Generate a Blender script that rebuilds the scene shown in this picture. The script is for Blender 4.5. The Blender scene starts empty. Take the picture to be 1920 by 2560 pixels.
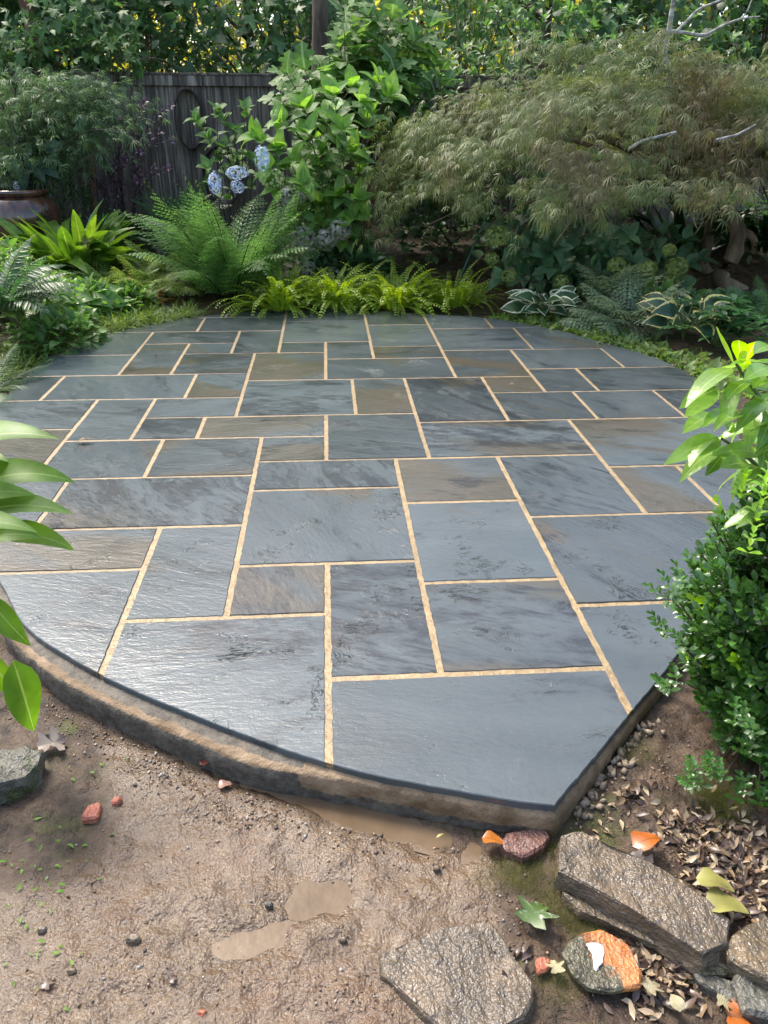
import bpy, bmesh, math, random
import numpy as np
from mathutils import Vector, Matrix, noise

random.seed(11)
rng = np.random.default_rng(11)
sc = bpy.context.scene
COL = sc.collection
R = math.radians
PI = math.pi

# ------------------------------------------------------------------ camera
F_PX = 1923.0
PITCH, ROLL, YAW = 0.466542, 0.0055818, -0.0722716
CAM = np.array([0.0, 0.0, 1.33])


def _axes():
    cp, sp = math.cos(PITCH), math.sin(PITCH)
    fw = np.array([0, cp, -sp]); rt = np.array([1., 0, 0]); up = np.array([0, sp, cp])
    cr, sr = math.cos(ROLL), math.sin(ROLL)
    r2 = cr * rt + sr * up; u2 = -sr * rt + cr * up
    cy, sy = math.cos(YAW), math.sin(YAW)
    Z = np.array([[cy, -sy, 0], [sy, cy, 0], [0, 0, 1]])
    return Z @ r2, Z @ u2, Z @ fw


AX_R, AX_U, AX_F = _axes()
cd = bpy.data.cameras.new('camera')
cam = bpy.data.objects.new('camera', cd)
COL.objects.link(cam)
cd.sensor_fit = 'VERTICAL'
cd.sensor_height = 24.0
cd.sensor_width = 18.0
cd.lens = F_PX / 2560 * 24.0
cd.clip_start = 0.02
cd.clip_end = 500
cam.matrix_world = Matrix(((AX_R[0], AX_U[0], -AX_F[0], CAM[0]), (AX_R[1], AX_U[1], -AX_F[1], CAM[1]),
                           (AX_R[2], AX_U[2], -AX_F[2], CAM[2]), (0, 0, 0, 1)))
sc.camera = cam

# ------------------------------------------------------------------ light
SUN_EL, SUN_AZ = R(55), R(-35)          # azimuth measured from +Y towards +X
w = bpy.data.worlds.new("World")
sc.world = w
w.use_nodes = True
nt = w.node_tree
sky = nt.nodes.new('ShaderNodeTexSky')
sky.sky_type = 'NISHITA'
sky.sun_disc = False
sky.sun_elevation = SUN_EL
sky.sun_rotation = SUN_AZ
sky.air_density = 1.0
sky.dust_density = 4.0
sky.ozone_density = 0.6
bg = nt.nodes['Background']
nt.links.new(sky.outputs[0], bg.inputs[0])
bg.inputs[1].default_value = 0.15
sl = bpy.data.lights.new('sun', 'SUN')
sun = bpy.data.objects.new('sun', sl)
COL.objects.link(sun)
sl.energy = 1.5
sl.angle = R(14)
sl.color = (1.0, 0.94, 0.84)
sd = Vector((math.sin(SUN_AZ) * math.cos(SUN_EL), math.cos(SUN_AZ) * math.cos(SUN_EL), math.sin(SUN_EL)))
sun.rotation_euler = sd.to_track_quat('Z', 'Y').to_euler()
sun.location = (-4, 8, 12)
sc.view_settings.view_transform = 'Standard'
sc.view_settings.look = 'None'
sc.view_settings.exposure = 1.6
sc.view_settings.gamma = 1.0
sc.view_settings.use_curve_mapping = False


# ------------------------------------------------------------------ helpers
def ray(px, py):
    return (px - 960) * AX_R - (py - 1280) * AX_U + F_PX * AX_F


def at(px, py, Y):
    d = ray(px, py)
    return CAM + d * (Y / d[1])


def onz(px, py, z):
    d = ray(px, py)
    return CAM + d * ((z - CAM[2]) / d[2])


def V3(a):
    return Vector((float(a[0]), float(a[1]), float(a[2])))


def tag(o, label=None, cat=None, group=None, kind=None):
    if label: o['label'] = label
    if cat: o['category'] = cat
    if group: o['group'] = group
    if kind: o['kind'] = kind
    return o


def empty(name, loc, label=None, cat=None, group=None):
    o = bpy.data.objects.new(name, None)
    o.empty_display_size = 0.1
    COL.objects.link(o)
    o.location = V3(loc)
    return tag(o, label, cat, group)


def mk_mesh(name, V, F, mat=None, uv=None, smooth=True):
    V = np.asarray(V, dtype=np.float32); F = np.asarray(F, dtype=np.int32)
    me = bpy.data.meshes.new(name)
    k = F.shape[1]
    me.vertices.add(len(V)); me.vertices.foreach_set('co', V.ravel())
    me.loops.add(F.size); me.loops.foreach_set('vertex_index', F.ravel())
    me.polygons.add(len(F))
    me.polygons.foreach_set('loop_start', np.arange(0, F.size, k, dtype=np.int32))
    if smooth:
        me.polygons.foreach_set('use_smooth', np.ones(len(F), dtype=bool))
    if uv is not None:
        l = me.uv_layers.new(name='UVMap')
        l.data.foreach_set('uv', np.asarray(uv, dtype=np.float32)[F.ravel()].ravel())
    me.update(calc_edges=True)
    if mat: me.materials.append(mat)
    return me


def add(name, me, parent=None, kind=None):
    o = bpy.data.objects.new(name, me)
    COL.objects.link(o)
    if parent is not None: o.parent = parent
    if kind: o['kind'] = kind
    return o


def py_mesh(name, verts, faces, mat, smooth=False):
    me = bpy.data.meshes.new(name)
    me.from_pydata([tuple(map(float, v)) for v in verts], [], faces)
    if smooth:
        for p in me.polygons: p.use_smooth = True
    me.update()
    if mat: me.materials.append(mat)
    return me


def nrm(a):
    a = np.asarray(a, dtype=float)
    return a / np.maximum(np.linalg.norm(a, axis=-1, keepdims=True), 1e-9)


def frames(D, U):
    y = nrm(D); x = nrm(np.cross(y, U)); z = np.cross(x, y)
    return np.stack([x, y, z], axis=-1)          # columns


def sstep(a, b, x):
    t = np.clip((np.asarray(x, dtype=float) - a) / (b - a), 0, 1)
    return t * t * (3 - 2 * t)


def _hash(i, j, s):
    h = np.sin(i * 127.1 + j * 311.7 + s * 74.7) * 43758.5453
    return h - np.floor(h)


def vnoise(x, y, s=0):
    xi, yi = np.floor(x), np.floor(y)
    xf, yf = x - xi, y - yi
    u = xf * xf * (3 - 2 * xf); v = yf * yf * (3 - 2 * yf)
    a = _hash(xi, yi, s); b = _hash(xi + 1, yi, s); c = _hash(xi, yi + 1, s); d = _hash(xi + 1, yi + 1, s)
    return (a * (1 - u) + b * u) * (1 - v) + (c * (1 - u) + d * u) * v


def fbm(x, y, o=4, s=0):
    t = 0; a = 0.5
    for k in range(o):
        t = t + a * (vnoise(x, y, s + k) - 0.5); x = x * 2.03 + 3.1; y = y * 2.03 + 1.7; a *= 0.5
    return t


# ---- materials
class NT:
    def __init__(s, name):
        s.m = bpy.data.materials.new(name); s.m.use_nodes = True
        s.t = s.m.node_tree; s.n = s.t.nodes; s.bsdf = s.n['Principled BSDF']; s.out = s.n['Material Output']

    def new(s, typ, **kw):
        n = s.n.new(typ)
        for k, v in kw.items():
            if k.startswith('i_'):
                key = k[2:]
                key = int(key) if key.isdigit() else key
                n.inputs[key].default_value = v
            else: setattr(n, k, v)
        return n

    def l(s, a, b): s.t.links.new(a, b)

    def math(s, op, a, b=None, c=None, clamp=False):
        n = s.n.new('ShaderNodeMath'); n.operation = op; n.use_clamp = clamp
        for i, v in enumerate((a, b, c)):
            if v is None: continue
            if isinstance(v, (int, float)): n.inputs[i].default_value = v
            else: s.l(v, n.inputs[i])
        return n.outputs[0]

    def mix(s, f, a, b):
        n = s.n.new('ShaderNodeMix'); n.data_type = 'RGBA'
        for i, v in ((0, f), (6, a), (7, b)):
            if isinstance(v, (int, float)): n.inputs[i].default_value = v
            elif isinstance(v, tuple): n.inputs[i].default_value = (v[0], v[1], v[2], 1)
            else: s.l(v, n.inputs[i])
        return n.outputs[2]

    def noise(s, vec, scale, detail=4, rough=.55, dist=0.0, out=0):
        n = s.n.new('ShaderNodeTexNoise')
        n.inputs['Scale'].default_value = scale; n.inputs['Detail'].default_value = detail
        n.inputs['Roughness'].default_value = rough; n.inputs['Distortion'].default_value = dist
        if vec is not None: s.l(vec, n.inputs['Vector'])
        return n.outputs[out]

    def ramp(s, f, a, b, lo=0., hi=1.):
        n = s.n.new('ShaderNodeMapRange'); n.interpolation_type = 'SMOOTHSTEP'
        s.l(f, n.inputs[0])
        n.inputs[1].default_value = a; n.inputs[2].default_value = b
        n.inputs[3].default_value = lo; n.inputs[4].default_value = hi
        return n.outputs[0]

    def obj(s): return s.new('ShaderNodeTexCoord').outputs['Object']

    def pos(s): return s.new('ShaderNodeNewGeometry').outputs['Position']

    def scale(s, v, x, y, z):
        n = s.n.new('ShaderNodeVectorMath'); n.operation = 'MULTIPLY'; s.l(v, n.inputs[0]); n.inputs[1].default_value = (x, y, z)
        return n.outputs[0]

    def bump(s, h, strength, dist, prev=None):
        n = s.n.new('ShaderNodeBump'); n.inputs['Strength'].default_value = strength; n.inputs['Distance'].default_value = dist
        s.l(h, n.inputs['Height'])
        if prev is not None: s.l(prev, n.inputs['Normal'])
        return n.outputs[0]

    def set(s, k, v):
        if isinstance(v, tuple) and len(v) == 3: v = (*v, 1)
        if isinstance(v, (int, float, tuple)): s.bsdf.inputs[k].default_value = v
        else: s.l(v, s.bsdf.inputs[k])


def leaf_mat(name, c1, c2, rough=.4, trans=.35, patch=0., tcol=None, margin=None, rib=None, stem=None, quilt=0.0, ribn=0, blotch=None, spec=.5):
    """leaf colour varies leaf by leaf; u runs across the blade (-1..1), v along it"""
    t = NT(name)
    oi = t.new('ShaderNodeObjectInfo').outputs['Random']
    ge = t.new('ShaderNodeNewGeometry')
    rnd = t.math('FRACT', t.math('ADD', t.math('MULTIPLY', oi, 7.31), t.math('MULTIPLY', ge.outputs['Random Per Island'], 3.7)))
    tc = t.new('ShaderNodeTexCoord')
    sp = t.new('ShaderNodeSeparateXYZ'); t.l(tc.outputs['UV'], sp.inputs[0])
    u, v = sp.outputs[0], sp.outputs[1]
    au = t.math('ABSOLUTE', u)
    if patch:
        rnd = t.math('ADD', t.math('MULTIPLY', rnd, .45), t.ramp(t.noise(ge.outputs['Position'], patch, 3), .33, .56, 0, .6), clamp=True)
    col = t.mix(rnd, c1, c2)
    nz = t.noise(ge.outputs['Position'], 14, 3)
    f = t.ramp(nz, .3, .75, .72, 1.22)
    hs = t.new('ShaderNodeHueSaturation'); t.l(col, hs.inputs['Color']); t.l(f, hs.inputs['Value'])
    col = hs.outputs[0]
    h = None
    if ribn:
        h = t.math('ABSOLUTE', t.math('SINE', t.math('MULTIPLY', t.math('ADD', t.math('MULTIPLY', v, 1.0), t.math('MULTIPLY', au, -.35)), ribn)))
        col = t.mix(t.math('MULTIPLY', t.ramp(h, .25, .0), .35), col, tuple(min(1, k * 1.7) for k in c2))
    if blotch:
        nb = t.noise(ge.outputs['Position'], 22, 5, .65)
        col = t.mix(t.ramp(nb, .56, .66), col, blotch)
    if margin:
        nm = t.noise(ge.outputs['Position'], 60, 2)
        edge = t.math('ADD', t.math('ADD', au, t.math('MULTIPLY', t.math('POWER', v, 8), .25)), t.math('MULTIPLY', nm, .3))
        col = t.mix(t.ramp(edge, .86, .96), col, margin)
    if rib:
        col = t.mix(t.ramp(au, .09, .03), col, rib)
    if stem:
        col = t.mix(t.math('GREATER_THAN', u, 1.5), col, stem)
    t.set('Base Color', col); t.set('Roughness', rough); t.set('Specular IOR Level', spec)
    if h is not None:
        bn = t.bump(h, .35, .004)
        t.l(bn, t.bsdf.inputs['Normal'])
    elif quilt:
        bn = t.bump(t.noise(ge.outputs['Position'], 90, 2), quilt, .004); t.l(bn, t.bsdf.inputs['Normal'])
    tr = t.new('ShaderNodeBsdfTranslucent')
    hs2 = t.new('ShaderNodeHueSaturation'); t.l(col, hs2.inputs['Color'])
    hs2.inputs['Value'].default_value = 1.7; hs2.inputs['Saturation'].default_value = 1.1; hs2.inputs['Hue'].default_value = .49
    t.l(hs2.outputs[0], tr.inputs[0])
    mx = t.new('ShaderNodeMixShader'); mx.inputs[0].default_value = trans
    t.l(t.bsdf.outputs[0], mx.inputs[1]); t.l(tr.outputs[0], mx.inputs[2]); t.l(mx.outputs[0], t.out.inputs[0])
    return t.m


def plain(name, c, rough=.6, c2=None, nscale=20, bump=0., bdist=.01, bscale=40, spec=.5, stretch=None, metal=0.):
    t = NT(name)
    v = t.obj()
    if stretch: v = t.scale(v, *stretch)
    if c2:
        n = t.noise(v, nscale, 5, .6)
        t.set('Base Color', t.mix(t.ramp(n, .35, .65), c, c2))
    else: t.set('Base Color', c)
    t.set('Roughness', rough); t.set('Specular IOR Level', spec); t.set('Metallic', metal)
    if bump:
        t.l(t.bump(t.noise(v, bscale, 6, .6), bump, bdist), t.bsdf.inputs['Normal'])
    return t.m


# ---- leaf templates: (V, F, UV), base at origin, blade along +Y, upper side +Z
def prof_ell(t): return np.sin(PI * t ** .85) ** .8
def prof_ovate(t): return np.sin(PI * np.clip(t, 0, 1) ** .62) ** .85
def prof_obov(t): return np.sin(PI * np.clip(t, 0, 1) ** 1.45) ** .75
def prof_strap(t): return np.clip(np.minimum(t * 3.2 + .18, 1) * (1 - np.clip((t - .5) / .5, 0, 1) ** 2.2), 0.02, 1)
def prof_lance(t): return np.sin(PI * np.clip(t, 0, 1) ** .8) ** 1.2
def prof_round(t): return np.sqrt(np.clip(1 - (2 * t - 1) ** 2, 0, 1))


def leaf_t(W=.4, n=5, prof=prof_ell, fold=.25, droop=.5, wave=0., twist=0., petiole=0., side=0., curl0=0.):
    V = []; UV = []
    y = z = 0.0
    if petiole:
        pass
    a = curl0
    for i in range(n + 1):
        t = i / n
        ww = max(float(prof(np.float64(min(max(t, .0001), .9999)))), .0) * W / 2
        if i in (0, n): ww = max(ww * .3, .012 * W)
        cz = math.cos(twist * t); sz = math.sin(twist * t)
        wv = wave * W * math.sin(t * 9)
        xs = side * t * t
        V += [(xs - ww * cz, y, z + fold * ww + wv - ww * sz), (xs, y, z), (xs + ww * cz, y, z + fold * ww - wv * .6 + ww * sz)]
        UV += [(-1, t), (0, t), (1, t)]
        if i < n:
            a2 = curl0 - droop * ((i + .5) / n) ** 1.3
            y += math.cos(a2) / n; z += math.sin(a2) / n
    F = []
    for i in range(n):
        b = 3 * i
        for k in (0, 1):
            F += [(b + k, b + k + 1, b + k + 4), (b + k, b + k + 4, b + k + 3)]
    V = np.array(V)
    return V, np.array(F), np.array(UV)


def lobed_t(half, cen=(0, .42), droop=.35, fold=.12):
    """half = right-hand outline from base to tip; mirrored; fan from a centre point"""
    pts = [(0, 0)] + half + [(-x, y) for x, y in reversed(half) if abs(x) > 1e-6]
    V = [(cen[0], cen[1], 0)] + [(x, y, 0) for x, y in pts]
    V = np.array(V, dtype=float)
    V[:, 2] = -droop * (V[:, 1] - .2) ** 2 + fold * np.abs(V[:, 0]) - .25 * V[:, 0] ** 2
    n = len(pts)
    F = np.array([(0, 1 + i, 1 + (i + 1) % n) for i in range(n)])
    mx = max(abs(p[0]) for p in pts)
    UV = np.stack([V[:, 0] / mx * .8, np.clip(V[:, 1], 0, 1)], -1)
    return V, F, UV


OAKLEAF = [(.10, -.02), (.22, .10), (.42, .12), (.34, .26), (.24, .30), (.30, .44), (.55, .50), (.44, .66), (.28, .66), (.20, .68), (.28, .84), (.16, .90), (0, 1.02)]
SWEETGUM = [(.16, -.06), (.46, -.02), (.34, .16), (.26, .22), (.56, .42), (.60, .54), (.40, .50), (.22, .48), (.20, .74), (0, 1.0)]
ROUNDLOBE = [(.2, -.06), (.42, .06), (.48, .3), (.36, .42), (.42, .6), (.26, .8), (.12, .84), (0, 1.0)]


def dissect_t(n=8, spread=2.3, wid=.075, hang=.5, seed=0):
    """laceleaf maple leaf: thin fingers fanning from the stalk"""
    r = random.Random(seed)
    V = []; F = []; UV = []
    for k in range(n):
        a = (k / (n - 1) - .5) * spread + r.uniform(-.1, .1)
        L = (1 - .45 * abs(k / (n - 1) - .5) * 2) * r.uniform(.85, 1.1)
        dx, dy = math.sin(a), math.cos(a)
        hg = hang * r.uniform(.4, 1.5)
        b = len(V)
        wv = wid * .5
        m = .5
        V += [(0, 0, 0), (dx * L * m - dy * wv, dy * L * m + dx * wv, -hg * .25 * L), (dx * L * m + dy * wv, dy * L * m - dx * wv, -hg * .25 * L),
              (dx * L, dy * L, -hg * L)]
        UV += [(0, 0), (-.5, .5), (.5, .5), (0, 1)]
        F += [(b, b + 2, b + 1), (b + 1, b + 2, b + 3)]
    return np.array(V), np.array(F), np.array(UV)


def frond_t(pairs=22, width=.3, arch=.9, pw=.04, teeth=0, rnd=False, stalk=.12, fwd=.45, curl=.0, rad=.006, tip=1.0, seed=0):
    r = random.Random(seed)
    V = []; F = []; UV = []
    N = 24
    P = [(0., 0., 0.)]; A = []
    for i in range(N):
        a = -arch * ((i + .5) / N) ** 1.4 + curl
        A.append(a)
        P.append((P[-1][0], P[-1][1] + math.cos(a) / N, P[-1][2] + math.sin(a) / N))
    A.append(A[-1])
    P = np.array(P)
    for i in range(0, N, 3):                               # rachis, three-sided
        b = len(V)
        for q in (i, min(i + 3, N)):
            rr = rad * (1 - .75 * q / N)
            for k in range(3):
                V.append((P[q][0] + rr * math.cos(k * 2.09), P[q][1], P[q][2] + rr * math.sin(k * 2.09) - rr))
                UV.append((2, 0))
        for k in range(3):
            k2 = (k + 1) % 3
            F += [(b + k, b + k2, b + 3 + k2), (b + k, b + 3 + k2, b + 3 + k)]
    for j in range(pairs):
        t = stalk + (1 - stalk) * (j + .5) / pairs
        q = t * N; i = int(min(q, N - 1)); fr = q - i
        p = P[i] * (1 - fr) + P[i + 1] * fr
        a = A[i]
        tt = (t - stalk) / (1 - stalk)
        L = width * (max(math.sin(PI * min(tt + .12, 1) ** .75), .0) ** .75 * tip + .04) if not rnd else width * (1 - .55 * tt ** 2)
        fd = np.array([0, math.cos(a), math.sin(a)]); upv = np.array([0, -math.sin(a), math.cos(a)])
        for s in (-1, 1):
            LL = L * r.uniform(.85, 1.1)
            d = nrm(np.array([s, 0, 0]) + fd * (fwd + .5 * tt) * 1.0 - upv * r.uniform(.05, .35))
            side = nrm(fd - d * np.dot(fd, d))
            b = len(V)
            if rnd:
                c = p + d * LL * .5
                V.append(c); UV.append((0, .5))
                for k in range(6):
                    an = k * PI / 3
                    V.append(c + d * LL * .5 * math.cos(an) + side * LL * .27 * math.sin(an) - upv * LL * .1 * (k % 2)); UV.append((.5, .5))
                for k in range(6): F.append((b, b + 1 + k, b + 1 + (k + 1) % 6))
            elif teeth:
                V.append(p); UV.append((0, 0)); V.append(p + d * LL - upv * LL * .18); UV.append((0, 1)); F_ = []
                for e in (-1, 1):
                    for k in range(teeth):
                        t0, t1 = k / teeth, (k + 1) / teeth
                        w0 = pw * (1 - t0 * .8)
                        q0 = p + d * LL * t0 - upv * LL * .18 * t0 * t0; q1 = p + d * LL * (t1 - .05) - upv * LL * .18 * t1 * t1
                        m = p + d * LL * (t1 + .03) + side * e * w0 - upv * LL * .2 * t1
                        bb = len(V)
                        V += [q0, q1, m]; UV += [(0, t0), (0, t1), (e * .6, t1)]
                        F.append((bb, bb + 1, bb + 2))
            else:
                mid = p + d * LL * .38
                V += [p, mid + side * pw * .5, p + d * LL - upv * LL * .15, mid - side * pw * .5]
                UV += [(0, 0), (.5, .4), (0, 1), (-.5, .4)]
                F += [(b, b + 1, b + 2), (b, b + 2, b + 3)]
    return np.array(V, dtype=float), np.array(F), np.array(UV, dtype=float)


_cache = {}


def tmesh(tm, mat, name):
    k = (id(tm[0]), mat.name)
    if k not in _cache: _cache[k] = mk_mesh(name, tm[0], tm[1], mat, tm[2])
    return _cache[k]


_keep = []


def leaves(root, name, tms, mat, P, D, U, S, nparts=0, rest='foliage'):
    """leaves as single objects (the nearest nparts) and the others joined in one part"""
    P = np.asarray(P, dtype=float); D = np.asarray(D, dtype=float); U = np.asarray(U, dtype=float); S = np.asarray(S, dtype=float)
    _keep.append(tms)
    n = len(P)
    M = frames(D, U)
    var = rng.integers(0, len(tms), n)
    dist = np.linalg.norm(P - CAM, axis=1) / np.maximum(S, 1e-4)
    order = np.argsort(dist)
    base = np.array(root.location)
    Q = P - base
    for i in order[:nparts]:
        o = bpy.data.objects.new(name, tmesh(tms[var[i]], mat, name))
        COL.objects.link(o); o.parent = root
        m = M[i] * S[i]
        o.matrix_basis = Matrix(((m[0, 0], m[0, 1], m[0, 2], Q[i, 0]), (m[1, 0], m[1, 1], m[1, 2], Q[i, 1]), (m[2, 0], m[2, 1], m[2, 2], Q[i, 2]), (0, 0, 0, 1)))
    ro = order[nparts:]
    if len(ro):
        VV, FF, UU = [], [], []; off = 0
        for k, tm in enumerate(tms):
            ids = ro[var[ro] == k]
            if not len(ids): continue
            v = np.einsum('mij,nj->mni', M[ids] * S[ids][:, None, None], tm[0]) + Q[ids][:, None, :]
            nv = len(tm[0])
            f = tm[1][None] + (np.arange(len(ids)) * nv)[:, None, None] + off
            VV.append(v.reshape(-1, 3)); FF.append(f.reshape(-1, 3)); UU.append(np.tile(tm[2], (len(ids), 1)))
            off += nv * len(ids)
        me = mk_mesh(rest, np.concatenate(VV), np.concatenate(FF), mat, np.concatenate(UU))
        return add(rest, me, root, 'stuff')


def bez(p0, p1, p2, n=8):
    t = np.linspace(0, 1, n + 1)[:, None]
    return (1 - t) ** 2 * np.asarray(p0) + 2 * t * (1 - t) * np.asarray(p1) + t * t * np.asarray(p2)


def tubes(name, lines, mat, parent, sides=5, kind=None, wob=0.0):
    """lines = [(points, r0, r1)] swept into one mesh, in the parent's space"""
    base = np.array(parent.location) if parent is not None else np.zeros(3)
    VV, FF = [], []; off = 0
    for pts, r0, r1 in lines:
        p = np.asarray(pts, dtype=float) - base
        n = len(p)
        tan = nrm(np.gradient(p, axis=0))
        ref = np.where(np.abs(tan[:, 2:3]) > .9, np.array([[1., 0, 0]]), np.array([[0, 0, 1.]]))
        a = nrm(np.cross(tan, ref)); b = np.cross(tan, a)
        rr = np.linspace(r0, r1, n)
        if wob: rr = rr * (1 + wob * rng.uniform(-1, 1, n))
        ang = np.arange(sides) * 2 * PI / sides
        v = p[:, None, :] + rr[:, None, None] * (np.cos(ang)[None, :, None] * a[:, None, :] + np.sin(ang)[None, :, None] * b[:, None, :])
        if wob: v = v + rng.normal(0, 1, v.shape) * rr[:, None, None] * wob * .4
        VV.append(v.reshape(-1, 3))
        i = np.arange(n - 1)[:, None] * sides; k = np.arange(sides)[None]; k2 = (k + 1) % sides
        f = np.stack([i + k, i + k2, i + sides + k2, i + sides + k], -1).reshape(-1, 4) + off
        FF.append(f); off += n * sides
    me = mk_mesh(name, np.concatenate(VV), np.concatenate(FF), mat)
    return add(name, me, parent, kind)


def rock_mesh(name, outline, ztop, zbot, mat, cuts=3, amp=.008, freq=14, taper=.0, origin=(0, 0, 0), tilt=(0, 0)):
    """irregular slab of stone from a plan outline (world x, y)"""
    bm = bmesh.new()
    o = np.asarray(outline, dtype=float)[:, :2]
    if (np.roll(o[:, 0], -1) * o[:, 1] - o[:, 0] * np.roll(o[:, 1], -1)).sum() > 0: o = o[::-1]
    c = o.mean(0)
    def zz(p): return ztop + (p[0] - c[0]) * tilt[0] + (p[1] - c[1]) * tilt[1]
    top = [bm.verts.new((p[0] - origin[0], p[1] - origin[1], zz(p) - origin[2])) for p in o]
    bot = [bm.verts.new((c[0] + (p[0] - c[0]) * (1 + taper) - origin[0], c[1] + (p[1] - c[1]) * (1 + taper) - origin[1], zbot - origin[2])) for p in o]
    bm.faces.new(top); bm.faces.new(bot[::-1])
    n = len(o)
    for i in range(n): bm.faces.new((top[(i + 1) % n], top[i], bot[i], bot[(i + 1) % n]))
    bmesh.ops.bevel(bm, geom=[e for e in bm.edges if abs(e.verts[0].co.z - e.verts[1].co.z) < .03], offset=.004, segments=1, affect='EDGES')
    for k in range(cuts):
        bmesh.ops.triangulate(bm, faces=bm.faces[:])
        lim = .10 / (1.9 ** k)
        es = [e for e in bm.edges if e.calc_length() > lim * .55]
        bmesh.ops.subdivide_edges(bm, edges=es, cuts=1)
    bmesh.ops.triangulate(bm, faces=bm.faces[:])
    bmesh.ops.recalc_face_normals(bm, faces=bm.faces[:])
    bm.normal_update()
    off = Vector((origin[0] * 3, origin[1] * 3, n * 1.7))
    for v in bm.verts:
        p = v.co * freq + off
        d = noise.noise(p) * amp + noise.noise(p * 2.7) * amp * .5 + noise.noise(p * 7) * amp * .2
        v.co += v.normal * d
    me = bpy.data.meshes.new(name)
    bm.to_mesh(me); bm.free()
    for p in me.polygons: p.use_smooth = False
    me.materials.append(mat)
    return me


# ------------------------------------------------------------------ patio outline
def cr(pts, n=6, closed=False):
    p = np.asarray(pts, dtype=float); out = []
    m = len(p)
    for i in range(m - 1):
        p0 = p[max(i - 1, 0)]; p1 = p[i]; p2 = p[i + 1]; p3 = p[min(i + 2, m - 1)]
        for k in range(n):
            t = k / n
            out.append(.5 * ((2 * p1) + (-p0 + p2) * t + (2 * p0 - 5 * p1 + 4 * p2 - p3) * t * t + (-p0 + 3 * p1 - 3 * p2 + p3) * t ** 3))
    out.append(p[-1])
    return np.array(out)


FRONT = [(-1.751, 4.03), (-1.71, 3.6), (-1.60, 3.15), (-1.38, 2.62), (-1.087, 2.206), (-.927, 1.957), (-.747, 1.788), (-.553, 1.645), (-.359, 1.525), (-.152, 1.405),
         (.029, 1.317), (.20, 1.259), (.372, 1.207), (.463, 1.187)]
RIGHT = [(.463, 1.187), (.588, 1.312), (.732, 1.462), (.933, 1.671), (1.23, 2.02), (1.58, 2.55), (1.90, 3.2), (2.08, 3.75), (2.149, 4.258), (2.123, 4.568),
         (2.024, 4.857), (1.837, 5.17), (1.718, 5.407), (1.525, 5.65), (1.201, 5.92), (.748, 6.08), (.30, 6.22), (-.15, 6.28), (-.5, 6.23), (-.80, 6.145), (-1.097, 6.007), (-1.318, 5.805), (-1.564, 5.576),
         (-1.70, 5.33), (-1.775, 5.08), (-1.79, 4.757), (-1.777, 4.4), (-1.751, 4.03)]
_f = cr(FRONT, 6); _r = cr(RIGHT, 6)
NF = len(_f)
OUT = np.concatenate([_f[:-1], _r[:-1]])              # counter-clockwise seen from above


def in_poly(x, y, poly):
    x = np.asarray(x); y = np.asarray(y)
    c = np.zeros(x.shape, dtype=bool)
    n = len(poly); j = n - 1
    for i in range(n):
        xi, yi = poly[i]; xj, yj = poly[j]
        c ^= ((yi > y) != (yj > y)) & (x < (xj - xi) * (y - yi) / (yj - yi + 1e-12) + xi)
        j = i
    return c


def poly_dist(x, y, poly):
    x = np.asarray(x, dtype=float).ravel(); y = np.asarray(y, dtype=float).ravel()
    best = np.full(x.shape, 1e9)
    a = poly; b = np.roll(poly, -1, axis=0)
    for p, q in zip(a, b):
        d = q - p; L = d @ d + 1e-12
        t = np.clip(((x - p[0]) * d[0] + (y - p[1]) * d[1]) / L, 0, 1)
        best = np.minimum(best, (x - p[0] - t * d[0]) ** 2 + (y - p[1] - t * d[1]) ** 2)
    return np.sqrt(best)


# ------------------------------------------------------------------ ground
GZ = -0.095
PUD = [   # centre px, half sizes (m), angle, depth
    ('a', onz(785, 2255, GZ), .070, .040, .35, .018), ('b', onz(625, 2365, GZ), .075, .026, .30, .013),
    ('d', onz(760, 1985, GZ), .33, .036, -.47, .022), ('e', onz(100, 1690, GZ), .09, .045, -1.0, .016)]


def terrain(x, y, micro=True):
    x = np.asarray(x, dtype=float); y = np.asarray(y, dtype=float)
    k = sstep(2.0, 4.2, y + .25 * np.maximum(x, 0))
    z = GZ * (1 - k) + (-.028) * k
    z = z + (1 - k) * .032 * sstep(.42, .75, x) * sstep(.8, 1.3, y)
    z = z + .26 * sstep(6.75, 8.4, y) + .1 * sstep(8.4, 12, y)
    z = z + .10 * sstep(-2.0, -3.6, x) * sstep(3, 5, y) + .10 * sstep(2.5, 4.2, x) * sstep(3, 6, y)
    far = sstep(9, 14, y)
    z = z + fbm(x * 1.3, y * 1.3, 3, 5) * .05 * (1 - far) * (.35 + .65 * k)
    if micro:
        near = 1 - sstep(2.6, 4.5, y)
        z = z + near * (fbm(x * 7, y * 7, 3, 9) * .018 + fbm(x * 24, y * 24, 2, 21) * .020)
    for _, c, a, b, an, dp in PUD:
        dx, dy = x - c[0], y - c[1]
        u = dx * math.cos(an) + dy * math.sin(an); v = -dx * math.sin(an) + dy * math.cos(an)
        z = z - dp * np.exp(-((u / a) ** 2 + (v / b) ** 2) * .9)
    return z


def gnd(x, y): return float(terrain(np.array([x]), np.array([y]), False)[0])


def onground(px, py):
    z = -.05
    for _ in range(8):
        p = onz(px, py, z); z = gnd(p[0], p[1])
    return p


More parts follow.
